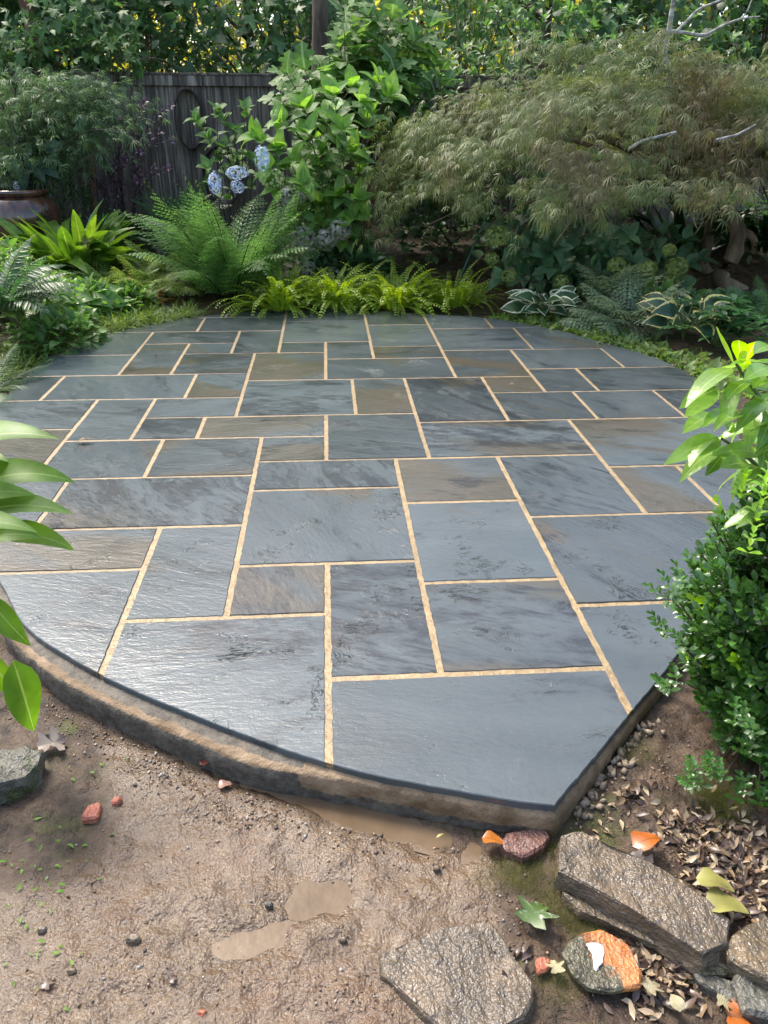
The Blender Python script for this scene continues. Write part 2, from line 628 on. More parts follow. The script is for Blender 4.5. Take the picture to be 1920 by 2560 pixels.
def mud_mat():
    t = NT('wet_soil')
    p = t.pos()
    n1 = t.noise(p, 2.2, 6, .6); n2 = t.noise(p, 18, 6, .65); n3 = t.noise(p, 90, 4, .7)
    at_ = t.new('ShaderNodeVertexColor', layer_name='zone'); sp = t.new('ShaderNodeSeparateColor'); t.l(at_.outputs[0], sp.inputs[0])
    col = t.mix(t.ramp(n2, .3, .7), (.080, .052, .030), (.142, .099, .060))
    col = t.mix(t.ramp(n1, .42, .68), col, (.115, .070, .040))
    col = t.mix(t.math('MULTIPLY', t.ramp(n3, .52, .72), .55), col, (.085, .062, .05))
    col = t.mix(t.math('MULTIPLY', t.ramp(n3, .36, .26), .5), col, (.24, .185, .125))
    col = t.mix(t.math('MULTIPLY', t.ramp(sp.outputs[1], .52, .85), .45), col, (.05, .034, .021))
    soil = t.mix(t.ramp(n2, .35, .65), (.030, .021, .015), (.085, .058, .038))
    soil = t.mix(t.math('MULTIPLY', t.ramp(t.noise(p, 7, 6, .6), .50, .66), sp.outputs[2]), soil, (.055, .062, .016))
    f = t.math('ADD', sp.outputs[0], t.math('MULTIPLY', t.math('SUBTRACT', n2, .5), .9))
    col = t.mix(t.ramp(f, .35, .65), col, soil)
    t.set('Base Color', col)
    wet = t.math('ADD', sp.outputs[1], t.math('MULTIPLY', t.math('SUBTRACT', n2, .5), .6))
    rg = t.ramp(wet, .25, .65, .40, .10)
    dz = t.ramp(f, .35, .65)
    t.set('Roughness', t.math('ADD', rg, t.math('MULTIPLY', dz, .28)))
    t.set('Specular IOR Level', t.math('SUBTRACT', .5, t.math('MULTIPLY', dz, .28)))
    big = t.math('MULTIPLY', t.noise(p, 42, 3, .55, .2), t.ramp(t.noise(p, 4, 3, .6), .36, .62, .30, 1.0))
    b = t.bump(big, .9, .018)
    b = t.bump(t.noise(p, 170, 3, .6), .7, .0055, b)
    t.l(b, t.bsdf.inputs['Normal'])
    return t.m


def axis(parts):
    a = []
    for lo, hi, st in parts: a.append(np.arange(lo, hi - 1e-9, st))
    return np.unique(np.round(np.concatenate(a + [np.array([parts[-1][1]])]), 4))


def build_ground():
    xs = axis([(-160, -20, 20), (-20, -6, 2), (-6, -1.4, .12), (-1.4, 1.45, .009), (1.45, 6, .12), (6, 20, 2), (20, 160, 20)])
    ys = axis([(-120, -10, 20), (-10, -.4, 1.2), (-.4, .6, .1), (.6, 2.35, .009), (2.35, 13, .12), (13, 30, 2), (30, 260, 20)])
    X, Y = np.meshgrid(xs, ys)
    Z = terrain(X, Y)
    ins = in_poly(X, Y, OUT)
    Z = np.where(ins, np.minimum(Z, -.115), Z)
    nx, ny = len(xs), len(ys)
    V = np.stack([X, Y, Z], -1).reshape(-1, 3)
    i = np.arange(ny - 1)[:, None] * nx + np.arange(nx - 1)[None]
    F = np.stack([i, i + 1, i + nx + 1, i + nx], -1).reshape(-1, 4)
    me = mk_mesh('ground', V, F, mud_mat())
    # zone: red = dark humus, with painted shade at left, green = standing wet, blue = mossy
    x, y = V[:, 0], V[:, 1]
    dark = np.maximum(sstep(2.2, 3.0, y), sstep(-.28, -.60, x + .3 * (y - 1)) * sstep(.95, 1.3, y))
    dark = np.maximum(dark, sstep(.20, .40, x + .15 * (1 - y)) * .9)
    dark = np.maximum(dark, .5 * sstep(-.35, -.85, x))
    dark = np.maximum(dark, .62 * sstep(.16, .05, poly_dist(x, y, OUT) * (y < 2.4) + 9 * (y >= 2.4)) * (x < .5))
    wet = np.zeros(len(x))
    for _, c, a, b, an, dp in PUD:
        dx, dy = x - c[0], y - c[1]
        u = dx * math.cos(an) + dy * math.sin(an); v = -dx * math.sin(an) + dy * math.cos(an)
        wet = np.maximum(wet, np.exp(-((u / a) ** 2 + (v / b) ** 2) * .30))
    wet = np.maximum(wet, .50)
    mossy = np.clip(sstep(4.2, 5.0, y) + sstep(.15, .35, x) * (1 - sstep(.55, .8, x)) * .9 + sstep(-.5, -.7, x), 0, 1)
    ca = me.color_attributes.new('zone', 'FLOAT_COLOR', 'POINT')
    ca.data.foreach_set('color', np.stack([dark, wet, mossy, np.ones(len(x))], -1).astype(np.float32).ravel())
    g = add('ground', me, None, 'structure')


build_ground()

# muddy water lying in the hollows
t = NT('muddy_water')
n = t.noise(t.pos(), 9, 4)
t.set('Base Color', t.mix(t.ramp(n, .3, .7), (.105, .073, .044), (.145, .104, .066)))
t.set('Roughness', .09); t.set('IOR', 1.33)
t.l(t.bump(t.noise(t.pos(), 30, 2), .25, .006), t.bsdf.inputs['Normal'])
WATER = t.m
for nm, c, a, b, an, dp in PUD:
    k = 40
    base = gnd(c[0], c[1]) + dp * .55
    vs = [(0, 0, 0)]
    for i in range(k):
        th = 2 * PI * i / k
        u, v = a * 1.5 * math.cos(th), b * 1.5 * math.sin(th)
        vs.append((u * math.cos(an) - v * math.sin(an), u * math.sin(an) + v * math.cos(an), 0))
    pu = add('puddle', py_mesh('puddle', vs, [(0, 1 + i, 1 + (i + 1) % k) for i in range(k)], WATER), None, 'structure')
    pu.location = (c[0], c[1], base)

# ------------------------------------------------------------------ patio
X0, UX = -.0215 * 1.33, .1152 * 1.33
YK = {0: 1.240, 1: 1.355, 2: 1.472, 3: 1.590, 4: 1.699, 6: 1.925, 7: 2.037, 8: 2.150, 9: 2.268, 10: 2.375, 12: 2.600, 13: 2.722, 14: 2.825, 16: 3.060, 18: 3.288, 19: 3.402,
      21: 3.616, 22: 3.742, 23: 3.835, 24: 3.943, 26: 4.198, 27: 4.303, 28: 4.413, 29: 4.530}


def gx(k): return X0 + UX * k
def gy(k): return (YK[k] * 1.33) if k in YK else (-9 if k < 0 else 20)


LO, HI, WL, WR = -1, 99, -40, 40
# x0, x1, y0, y1, brown, dark
SLABS = [(-4, 0, LO, 2, 0, .25), (0, 5, LO, 0, .12, 0), (5, WR, LO, 2, 0, .1), (0, 2, 0, 4, .25, .9), (2, 5, 0, 3, .45, .6), (2, 5, 3, 7, .1, .1), (5, WR, 2, 6, .4, .1),
         (-2, 0, 2, 4, .75, .6), (-4, -2, 2, 6, .35, .15), (-2, 2, 4, 8, .1, .2), (-2, 2, 8, 10, .15, .8), (2, 5, 7, 10, .5, .25), (5, 8, 6, 10, .1, .6),
         (8, 10, 6, 9, .6, .1), (10, WR, 6, 9, .2, .1), (8, WR, 9, 13, .55, .2), (-7, -2, 6, 9, .35, .85), (WL, -7, 6, 9, 0, .1), (WL, -4, 4, 6, .4, .2),
         (WL, -4, LO, 4, .15, .2), (-8, -5, 9, 12, .2, .15), (-5, -2, 9, 12, .15, .25), (-2, 0, 10, 12, .7, .3), (0, 3, 10, 14, 0, .35), (3, 8, 10, 13, .35, .6),
         (3, 6, 13, 18, .25, .75), (6, 9, 13, 16, .45, .5), (9, 12, 13, 16, 0, .2), (12, WR, 13, 16, .1, .7), (6, 8, 16, 18, .95, 0), (8, 10, 16, 19, 0, .15),
         (10, WR, 16, 19, .1, .5), (5, 8, 18, 22, .45, .1), (8, 12, 19, 22, .3, .15), (12, WR, 19, HI, .2, .1), (9, WR, 22, 26, .2, .2), (5, 9, 22, 26, .1, .3),
         (5, 8, 26, HI, .1, .1), (8, WR, 26, HI, .1, .1), (2, 5, 23, 27, .1, .1), (2, 5, 27, HI, .1, .2), (2, 5, 21, 23, .5, .2), (0, 5, 18, 21, .35, .1), (0, 2, 21, 24, .1, .4),
         (-2, 2, 24, 28, .1, .3), (-2, 2, 28, HI, .1, .2), (-2, 0, 22, 24, .3, 0), (-3, 0, 18, 22, .55, 0), (-3, 1, 14, 18, .1, .5), (1, 3, 14, 18, .65, .1),
         (-4, 0, 12, 14, .85, .1), (-6, -4, 12, 14, .3, .6), (-8, -6, 12, 16, .3, .2), (-6, -3, 14, 16, 0, .1), (WL, -8, 13, 16, .1, .5), (WL, -8, 9, 13, .6, .3),
         (-5, -3, 16, 19, .5, .1), (-10, -5, 16, 19, .1, .1), (WL, -10, 16, 19, .1, .1), (-6, -3, 19, 22, .3, .7), (-8, -6, 19, 24, .45, .1), (-6, -4, 22, 24, .4, .2),
         (-8, -4, 24, 26, .2, .4), (-4, -2, 22, 26, .25, .4), (WL, -8, 19, 22, 0, .1), (-11, -8, 22, 26, 0, .1), (WL, -11, 22, 26, 0, .1), (-6, -2, 26, 29, .1, .1),
         (WL, -6, 26, 29, .1, .1), (-5, -2, 29, HI, .1, .1), (WL, -5, 29, HI, .1, .1)]


def slab_mat():
    t = NT('wet_bluestone')
    oi = t.new('ShaderNodeObjectInfo')
    rv = t.new('ShaderNodeCombineXYZ')
    t.l(t.math('MULTIPLY', oi.outputs['Random'], 37.), rv.inputs[0]); t.l(t.math('MULTIPLY', oi.outputs['Random'], 91.), rv.inputs[1])
    vr = t.new('ShaderNodeVectorRotate', rotation_type='Z_AXIS')
    t.l(t.obj(), vr.inputs['Vector'])
    t.l(t.math('ADD', t.math('MULTIPLY', t.math('FRACT', t.math('MULTIPLY', oi.outputs['Random'], 13.7)), 1.6), -.3), vr.inputs['Angle'])
    va = t.new('ShaderNodeVectorMath', operation='ADD'); t.l(vr.outputs[0], va.inputs[0]); t.l(rv.outputs[0], va.inputs[1])
    p = va.outputs[0]
    oc = t.new('ShaderNodeSeparateColor'); t.l(oi.outputs['Color'], oc.inputs[0])
    ps = t.scale(p, 1.0, 2.6, 1.0)
    big = t.noise(ps, 1.6, 5, .6, .4)
    med = t.noise(ps, 6, 9, .68, .5)
    fine = t.noise(p, 60, 5, .7)
    col = t.mix(t.ramp(big, .3, .7), (.054, .070, .077), (.082, .100, .107))
    col = t.mix(t.math('MULTIPLY', t.ramp(fine, .3, .75), .30), col, (.085, .098, .102))
    tone = t.new('ShaderNodeHueSaturation'); t.l(col, tone.inputs['Color']); t.l(t.math('ADD', t.math('MULTIPLY', t.math('FRACT', t.math('MULTIPLY', oi.outputs['Random'], 5.77)), .45), .68), tone.inputs['Value'])
    col = tone.outputs[0]
    # rust and olive bands
    bn = t.noise(t.scale(p, .8, 2.2, 1), 1.1, 4, .5, .6)
    bf = t.math('ADD', bn, t.math('MULTIPLY', oc.outputs[0], .34))
    bm_ = t.ramp(bf, .63, .74)
    brown = t.mix(t.ramp(t.noise(p, 3, 4), .35, .65), (.066, .060, .040), (.082, .066, .044))
    col = t.mix(t.math('MULTIPLY', bm_, .8), col, brown)
    # dark mineral films
    dk = t.math('ADD', t.noise(ps, 2.2, 8, .7, .8), t.math('MULTIPLY', oc.outputs[1], .22))
    dm = t.math('MULTIPLY', t.ramp(dk, .56, .70), t.ramp(med, .36, .60))
    col = t.mix(t.math('MULTIPLY', dm, .82), col, (.012, .015, .020))
    t.set('Base Color', col)
    t.set('Roughness', t.ramp(med, .3, .7, .12, .25))
    # cleft steps
    h = t.noise(t.scale(p, 1, 2.2, 1), 2.8, 8, .64, .8)
    fr = t.math('ABSOLUTE', t.math('SUBTRACT', t.math('FRACT', t.math('MULTIPLY', h, 20.)), .5))
    lip = t.ramp(fr, .0, .16, 1., 0.)
    gate = t.ramp(t.noise(p, 4.0, 5, .65), .54, .66)
    gate = t.math('MULTIPLY', gate, t.ramp(t.math('FRACT', t.math('MULTIPLY', oi.outputs['Random'], 29.3)), .1, .9, .25, 1.))
    b = t.bump(t.math('MULTIPLY', lip, gate), .9, .0045)
    b = t.bump(h, .4, .007, b)
    b = t.bump(t.noise(ps, 26, 5, .62), .35, .005, b)
    b = t.bump(t.noise(p, 150, 3, .6), .25, .0018, b)
    t.l(b, t.bsdf.inputs['Normal'])
    return t.m


SLAB = slab_mat()


def mortar_mat():
    t = NT('fresh_mortar')
    p = t.pos()
    t.set('Base Color', t.mix(t.math('MULTIPLY', t.ramp(t.noise(p, 2.5, 5, .65), .45, .65), .45), t.mix(t.ramp(t.noise(p, 25, 5, .6), .3, .7), (.215, .152, .074), (.335, .245, .128)), (.15, .108, .058)))
    t.set('Roughness', .5)
    t.l(t.bump(t.noise(p, 80, 3, .55), .8, .007), t.bsdf.inputs['Normal'])
    return t.m


MORTAR = mortar_mat()


def clip_rect(poly, x0, x1, y0, y1):
    def clip(pts, f, ax, v):
        o = []
        for i in range(len(pts)):
            a, b = pts[i - 1], pts[i]
            ia, ib = f(a), f(b)
            if ia != ib:
                tt = (v - a[ax]) / (b[ax] - a[ax]); o.append(a + (b - a) * tt)
            if ib: o.append(b)
        return o
    pts = [np.array(q) for q in poly]
    for f, ax, v in ((lambda q: q[0] >= x0, 0, x0), (lambda q: q[0] <= x1, 0, x1), (lambda q: q[1] >= y0, 1, y0), (lambda q: q[1] <= y1, 1, y1)):
        pts = clip(pts, f, ax, v)
        if len(pts) < 3: return None
    return np.array(pts)


def inset(poly, d):
    a = np.roll(poly, 1, axis=0); b = np.roll(poly, -1, axis=0)
    tn = nrm(b - a)
    nn = np.stack([-tn[:, 1], tn[:, 0]], -1)
    return poly + nn * d


# concrete base: a ledge stands out along the front left arc, flush elsewhere
seg = np.linalg.norm(np.roll(OUT, -1, 0) - OUT, axis=1)


def resample(poly, step):
    o = []
    for i in range(len(poly)):
        a, b = poly[i], poly[(i + 1) % len(poly)]
        k = max(1, int(round(np.linalg.norm(b - a) / step)))
        for j in range(k): o.append(a + (b - a) * j / k)
    return np.array(o)


RIM = resample(OUT, .012)
tn = nrm(np.roll(RIM, -2, 0) - np.roll(RIM, 2, 0))
nout = np.stack([tn[:, 1], -tn[:, 0]], -1)
isfront = (RIM[:, 1] < 2.6) & (RIM[:, 0] < .455) & ((RIM[:, 1] < 1.75) | (RIM[:, 0] < .4))
ledge = np.where(isfront,   .006 + .046 * (1 - sstep(-.22, .06, RIM[:, 0])), .006) * (1 + 0 * RIM[:, 0])
ledge = ledge * np.where(isfront, .45 + .55 * (1 - sstep(-.75, -1.25, RIM[:, 0])), 1)
s_ = np.cumsum(np.linalg.norm(RIM - np.roll(RIM, 1, 0), axis=1))
wob = fbm(s_ * 9, s_ * 0 + 2, 4, 3)
rows = []
ledge = ledge + wob * .014 * (ledge > .01)
rows.append((RIM - nout * .001, np.full(len(RIM), -.0175)))
rows.append((RIM + nout * (ledge * .38)[:, None], -.0225 + wob * .006))
rows.append((RIM + nout * (ledge * .9)[:, None], -.024 + wob * .012))
rows.append((RIM + nout * (ledge + .004)[:, None], -.032 + wob * .012))
nz_ = fbm(s_ * 14, s_ * 0, 3, 6)
for q, zz in ((.006, -.055), (.004, -.07), (.004, -.09), (.003, -.11), (.003, -.25)):
    rows.append((RIM + nout * (ledge + q +   .012 * fbm(s_ * 20, s_ * 0 + zz * 60, 3, 8))[:, None], zz + 0 * s_))
m = len(RIM)
V = np.concatenate([np.concatenate([r, z[:, None]], 1) for r, z in rows])
F = []
k = np.arange(m); k2 = (k + 1) % m
for i in range(len(rows) - 1):
    F.append(np.stack([i * m + k, (i + 1) * m + k, (i + 1) * m + k2, i * m + k2], -1))
F = np.concatenate(F)
t = NT('concrete_and_mortar')
p = t.pos()
vc = t.new('ShaderNodeVertexColor', layer_name='smear'); sp = t.new('ShaderNodeSeparateColor'); t.l(vc.outputs[0], sp.inputs[0])
n1 = t.noise(p, 30, 6, .65)
con = t.mix(t.ramp(n1, .3, .7), (.055, .048, .038), (.125, .11, .088))
tan = t.mix(t.ramp(t.noise(p, 14, 6, .6), .3, .7), (.12, .078, .040), (.265, .190, .118))
f = t.math('ADD', sp.outputs[0], t.math('MULTIPLY', t.math('SUBTRACT', n1, .5), .7))
t.set('Base Color', t.mix(t.ramp(f, .42, .58), con, tan))
t.set('Roughness', .62); t.set('Specular IOR Level', .3)
b = t.bump(t.noise(p, 55, 3, .55), .7, .009)
t.l(t.bump(t.noise(p, 220, 3, .6), .4, .002, b), t.bsdf.inputs['Normal'])
me = mk_mesh('patio', V, F, t.m)
nr = len(rows)
sm = np.zeros((nr, m))
left = isfront & (RIM[:, 0] < -.08)
rightf = isfront & ~left
base_l = np.array([.25, .30, .95, .30, 0, 0, 0, 0, 0]); base_m = np.array([.6, .7, .9, .9, .75, .5, .15, 0, 0]); base_r = np.array([.9, .9, .9, .9, .85, .8, .7, .5, 0])
for i in range(nr):
    sm[i] = np.where(left, base_l[i], np.where(rightf, base_m[i], base_r[i])) + .5 * nz_
ca = me.color_attributes.new('smear', 'FLOAT_COLOR', 'POINT')
smf = np.clip(sm.reshape(-1), 0, 1)
ca.data.foreach_set('color', np.stack([smf, smf, smf, np.ones(len(smf))], -1).astype(np.float32).ravel())
patio = add('patio', me, None, 'structure')
# jointing mortar: one bed between all the slabs, a hair below their faces
mo = inset(OUT, .003)
nm_ = len(mo)
vs = [(q[0], q[1], -.0022) for q in mo] + [(q[0], q[1], -.034) for q in mo]
fc = [list(range(nm_))] + [[nm_ + i, nm_ + (i + 1) % nm_, (i + 1) % nm_, i] for i in range(nm_)]
add('mortar_joints', py_mesh('mortar_joints', vs, fc, MORTAR), patio)
slab_pieces = []
for (a, b_, c, d, br, dk) in SLABS:
    g = .0092
    x0 = gx(a) + g if a > WL else -9
    x1 = gx(b_) - g if b_ < WR else 9
    y0 = gy(c) + g if c != LO else -9
    y1 = gy(d) - g if d != HI else 20
    pl = clip_rect(OUT, x0, x1, y0, y1)
    if pl is None: continue
    pl = resample(pl, .02)
    keep = [0]
    for i in range(1, len(pl)):
        if np.linalg.norm(pl[i] - pl[keep[-1]]) > .009: keep.append(i)
    if np.linalg.norm(pl[keep[-1]] - pl[0]) < .012 and len(keep) > 4: keep.pop()
    pl = pl[keep]
    if len(pl) < 6: continue
    onj = (np.abs(pl[:, 0] - x0) < .002) | (np.abs(pl[:, 0] - x1) < .002) | (np.abs(pl[:, 1] - y0) < .002) | (np.abs(pl[:, 1] - y1) < .002)
    pl = pl + rng.normal(0, 1, pl.shape) * np.where(onj, .0009, .0005)[:, None]
    cen = pl.mean(0)
    if len(pl) < 3: continue
    ins_ = inset(pl, .0022)
    tx, ty = rng.normal(0, .0012, 2); dz = rng.uniform(-.0006, .0016)
    n = len(pl)
    vv = []
    for ring, z in ((ins_, 0.), (pl, -.0022), (pl, -.030)):
        for q in ring: vv.append((q[0] - cen[0], q[1] - cen[1], z + dz + (q[0] - cen[0]) * tx + (q[1] - cen[1]) * ty if z > -.02 else z))
    fc = [list(range(n))]
    for r_ in (0, 1):
        for i in range(n): fc.append([r_ * n + (i + 1) % n, r_ * n + i, (r_ + 1) * n + i, (r_ + 1) * n + (i + 1) % n])
    o = add('slab', py_mesh('slab', vv, fc, SLAB), patio)
    o.location = (cen[0], cen[1], 0)
    o.color = (br, dk, random.random(), 1)

# ------------------------------------------------------------------ materials for plants
WOODY = plain('stem_brown', (.075, .05, .03), .7, (.13, .095, .06), 30)
GREENSTEM = plain('stem_green', (.08, .12, .03), .5, (.12, .16, .05), 30)
DARKSTEM = plain('stem_dark', (.025, .018, .014), .5, (.05, .035, .025), 30)
BARK = plain('bark', (.055, .042, .030), .85, (.16, .12, .085), 9, .8, .02, 22, .3, (1, 1, .25))
MAPLEBARK = plain('maple_bark', (.10, .072, .042), .8, (.24, .18, .11), 8, .8, .015, 25, .3, (1, 1, .3))
DEADWOOD = plain('lichen_branch', (.20, .18, .15), .85, (.52, .52, .47), 26, .4, .004, 60, .3)
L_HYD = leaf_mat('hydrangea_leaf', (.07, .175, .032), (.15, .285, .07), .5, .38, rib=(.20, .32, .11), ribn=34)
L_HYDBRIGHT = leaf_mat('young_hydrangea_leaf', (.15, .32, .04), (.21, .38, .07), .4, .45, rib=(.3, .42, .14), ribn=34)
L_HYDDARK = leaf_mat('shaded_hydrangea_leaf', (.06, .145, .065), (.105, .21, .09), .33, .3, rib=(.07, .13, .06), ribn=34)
L_OAK = leaf_mat('oakleaf', (.075, .175, .035), (.14, .27, .06), .58, .42, rib=(.22, .33, .12), quilt=.3)
L_LACE = leaf_mat('laceleaf', (.185, .132, .066), (.14, .205, .058), .48, .38, patch=1.3, spec=.45)
L_LACEGREEN = leaf_mat('green_laceleaf', (.08, .155, .06), (.15, .24, .09), .45, .35)
L_PURPLE = leaf_mat('purple_leaf', (.075, .034, .058), (.165, .075, .115), .3, .25, spec=.8)
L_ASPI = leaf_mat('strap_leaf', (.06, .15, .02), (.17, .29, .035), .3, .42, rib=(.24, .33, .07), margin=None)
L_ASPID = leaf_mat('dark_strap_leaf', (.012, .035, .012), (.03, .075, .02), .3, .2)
L_FERN = leaf_mat('fern_frond', (.085, .20, .045), (.155, .29, .08), .45, .42, stem=(.035, .025, .016))
L_FERNLT = leaf_mat('light_fern_frond', (.18, .29, .06), (.27, .36, .085), .48, .45, stem=(.10, .11, .04))
L_FERNDK = leaf_mat('dark_fern_frond', (.028, .085, .026), (.06, .14, .04), .42, .3, stem=(.03, .03, .015))
L_FERNOR = leaf_mat('dying_fern_frond', (.42, .16, .025), (.50, .24, .045), .55, .4, stem=(.2, .1, .03))
L_FERNPAINT = leaf_mat('painted_fern_frond', (.15, .24, .12), (.24, .31, .18), .5, .35, stem=(.09, .05, .05))
L_BUTTON = leaf_mat('button_fern_frond', (.20, .34, .03), (.31, .42, .045), .4, .45, stem=(.16, .17, .04))
L_HOSTAW = leaf_mat('white_edged_hosta_leaf', (.035, .095, .035), (.06, .13, .045), .34, .3, margin=(.72, .74, .52), ribn=0)
L_HOSTAY = leaf_mat('yellow_edged_hosta_leaf', (.025, .075, .038), (.045, .10, .05), .32, .28, margin=(.66, .60, .22))
L_HOSTAG = leaf_mat('green_hosta_leaf', (.10, .22, .025), (.19, .34, .035), .45, .45, rib=(.24, .36, .09))
L_RHODO = leaf_mat('rhododendron_leaf', (.14, .29, .045), (.24, .40, .075), .26, .42, rib=(.34, .45, .13), quilt=.45, spec=.7)
L_RHODOY = leaf_mat('young_rhododendron_leaf', (.24, .42, .03), (.30, .47, .045), .3, .55, rib=(.42, .5, .16), quilt=.3)
L_BOX = leaf_mat('glossy_shrub_leaf', (.032, .105, .016), (.085, .20, .034), .27, .27, spec=.8, rib=(.05, .12, .03))
L_BOXY = leaf_mat('new_shoot_leaf', (.16, .36, .02), (.26, .46, .03), .28, .4)
L_LOW = leaf_mat('bed_leaf', (.085, .20, .035), (.17, .31, .065), .36, .42, rib=(.2, .32, .09))
L_PACHY = leaf_mat('whorled_leaf', (.03, .10, .03), (.06, .16, .045), .25, .3, rib=(.09, .18, .06), spec=.7)
L_TREEA = leaf_mat('deep_green_leaf', (.045, .115, .042), (.10, .20, .07), .45, .35)
L_TREEB = leaf_mat('mid_green_leaf', (.065, .155, .042), (.13, .25, .06), .45, .4)
L_TREEC = leaf_mat('fresh_green_leaf', (.065, .16, .035), (.13, .26, .06), .42, .42, rib=(.17, .29, .09))
L_SUNGOLD = leaf_mat('sun_tinted_leaf', (.42, .40, .05), (.60, .55, .11), .5, .55)  # sunlight on the distant trees is put into this yellow
L_SUNWOOD = leaf_mat('sunlit_wood_leaf', (.16, .22, .03), (.36, .38, .06), .5, .5)  # sunlit brightness of the far wood mixed into the leaf colour
L_BIGBLUE = leaf_mat('broad_blue_leaf', (.045, .105, .07), (.07, .14, .09), .4, .3, rib=(.1, .18, .11))
L_GRASS = leaf_mat('grass_blade', (.07, .15, .025), (.17, .24, .04), .5, .4)
L_MOSS = leaf_mat('moss_sprig', (.05, .075, .010), (.20, .21, .025), .7, .3)
L_LILY = leaf_mat('lilyturf_blade', (.09, .18, .025), (.20, .27, .09), .45, .4)
L_LITTER = leaf_mat('dry_leaf', (.22, .145, .08), (.46, .37, .24), .42, .15)
L_LITTERD = leaf_mat('dark_dry_leaf', (.055, .035, .028), (.13, .085, .06), .35, .1)
F_BLUE = leaf_mat('blue_floret', (.28, .38, .64), (.68, .72, .74), .55, .3)
F_CREAM = leaf_mat('cream_floret', (.62, .62, .36), (.74, .72, .5), .55, .3)
F_FADED = leaf_mat('faded_floret', (.26, .25, .20), (.44, .45, .37), .6, .3)
F_LIME = leaf_mat('lime_floret', (.22, .31, .07), (.33, .40, .13), .6, .3)

T_HYD = [leaf_t(.60, 6, prof_ovate, .28, d, .015) for d in (.35, .7, 1.1)]
T_BROAD = [leaf_t(.62, 5, prof_ovate, .22, d, .012) for d in (.4, .9)]
T_LANCE = [leaf_t(.22, 4, prof_lance, .3, d) for d in (.3, .8)]
T_SMALL = [leaf_t(.46, 3, prof_ell, .3, d) for d in (.2, .6)]
T_OBOV = [leaf_t(.44, 4, prof_obov, .3, d) for d in (.1, .5)]
T_TREE = [leaf_t(.5, 2, prof_ovate, .25, .6), leaf_t(.42, 2, prof_ell, .2, .9)]
T_LOBE = [lobed_t(SWEETGUM, (0, .3)), lobed_t(ROUNDLOBE, (0, .4))]
T_OAK = [lobed_t(OAKLEAF, (0, .45), d, .2) for d in (.3, .6)]
T_LACE = [dissect_t(8, 2.6, .070, .6, s) for s in range(4)]
T_STRAP = [leaf_t(.175, 7, prof_strap, .35, d, .01, tw, side=sd_) for d, tw, sd_ in ((.6, .3, .05), (1.1, -.3, -.08), (1.7, .2, .1))]
T_RHODO = [leaf_t(.30, 8, prof_ell, .28, d, .006, tw) for d, tw in ((.35, .2), (.8, -.25), (1.2, .1))]
T_HOSTA = [leaf_t(.66, 7, prof_ovate, .24, d, .02, tw) for d, tw in ((.5, .15), (.9, -.2), (1.3, .1))]
T_HOSTALONG = [leaf_t(.40, 9, prof_ovate, .35, d, .02, tw, side=s) for d, tw, s in ((.9, .3, .1), (1.5, -.35, -.1), (2.0, .3, .05))]
T_FERN = [frond_t(24, .20, a, .022, 5, seed=s) for s, a in enumerate((.5, .9, 1.4))]
T_SWORD = [frond_t(26, .17, a, .034, 0, seed=s + 5, fwd=.3) for s, a in enumerate((.9, 1.5))]
T_PAINT = [frond_t(12, .30, a, .05, 4, seed=s + 9, stalk=.28) for s, a in enumerate((.9, 1.4))]
T_BUTTON = [frond_t(18, .085, a, .03, 0, True, .05, .2, c, seed=s + 20) for s, (a, c) in enumerate(((1.6, .35), (2.3, .5), (1.1, .2)))]
T_BLADE = [leaf_t(.05, 4, prof_strap, .5, d) for d in (.5, 1.2, 2.0)]
T_NEEDLE = [leaf_t(.17, 1, prof_lance, .3, .2)]


def unit(n): return nrm(rng.normal(0, 1, (n, 3)))


def floret_t():
    V = [(0, 0, 0)]; F = []; UV = [(0, .5)]
    for k in range(4):
        a = k * PI / 2
        V += [(math.cos(a - .6) * .75, math.sin(a - .6) * .75, .12), (math.cos(a) * 1.1, math.sin(a) * 1.1, .05), (math.cos(a + .6) * .75, math.sin(a + .6) * .75, .12)]
        UV += [(.3, .5)] * 3
        b = 1 + 3 * k
        F += [(0, b, b + 1), (0, b + 1, b + 2)]
    return np.array(V), np.array(F), np.array(UV)


T_FLORET = floret_t()


def flower_head(root, c, r, mat, squash=(1, 1, 1), n=70, size=.2, name='flower_head', lab=None):
    """domed cluster of four-petalled florets, one part of its shrub"""
    n = int(n * 1.7); size *= .78
    d = unit(n)
    sq = np.array(squash)
    P = d * r * sq * rng.uniform(.82, 1.05, (n, 1))
    U = np.tile([0., .02, 1.], (n, 1)) + unit(n) * .4
    M = frames(np.cross(d, U), d)               # floret faces outward
    S = r * size * rng.uniform(.7, 1.2, n)
    v = np.einsum('mij,nj->mni', M * S[:, None, None], T_FLORET[0]) + P[:, None]
    f = T_FLORET[1][None] + (np.arange(n) * len(T_FLORET[0]))[:, None, None]
    me = mk_mesh(name, v.reshape(-1, 3), f.reshape(-1, 3), mat, np.tile(T_FLORET[2], (n, 1)))
    o = add(name, me, root)
    o.location = V3(np.asarray(c) - np.array(root.location))
    if lab: o['label'] = lab
    return o


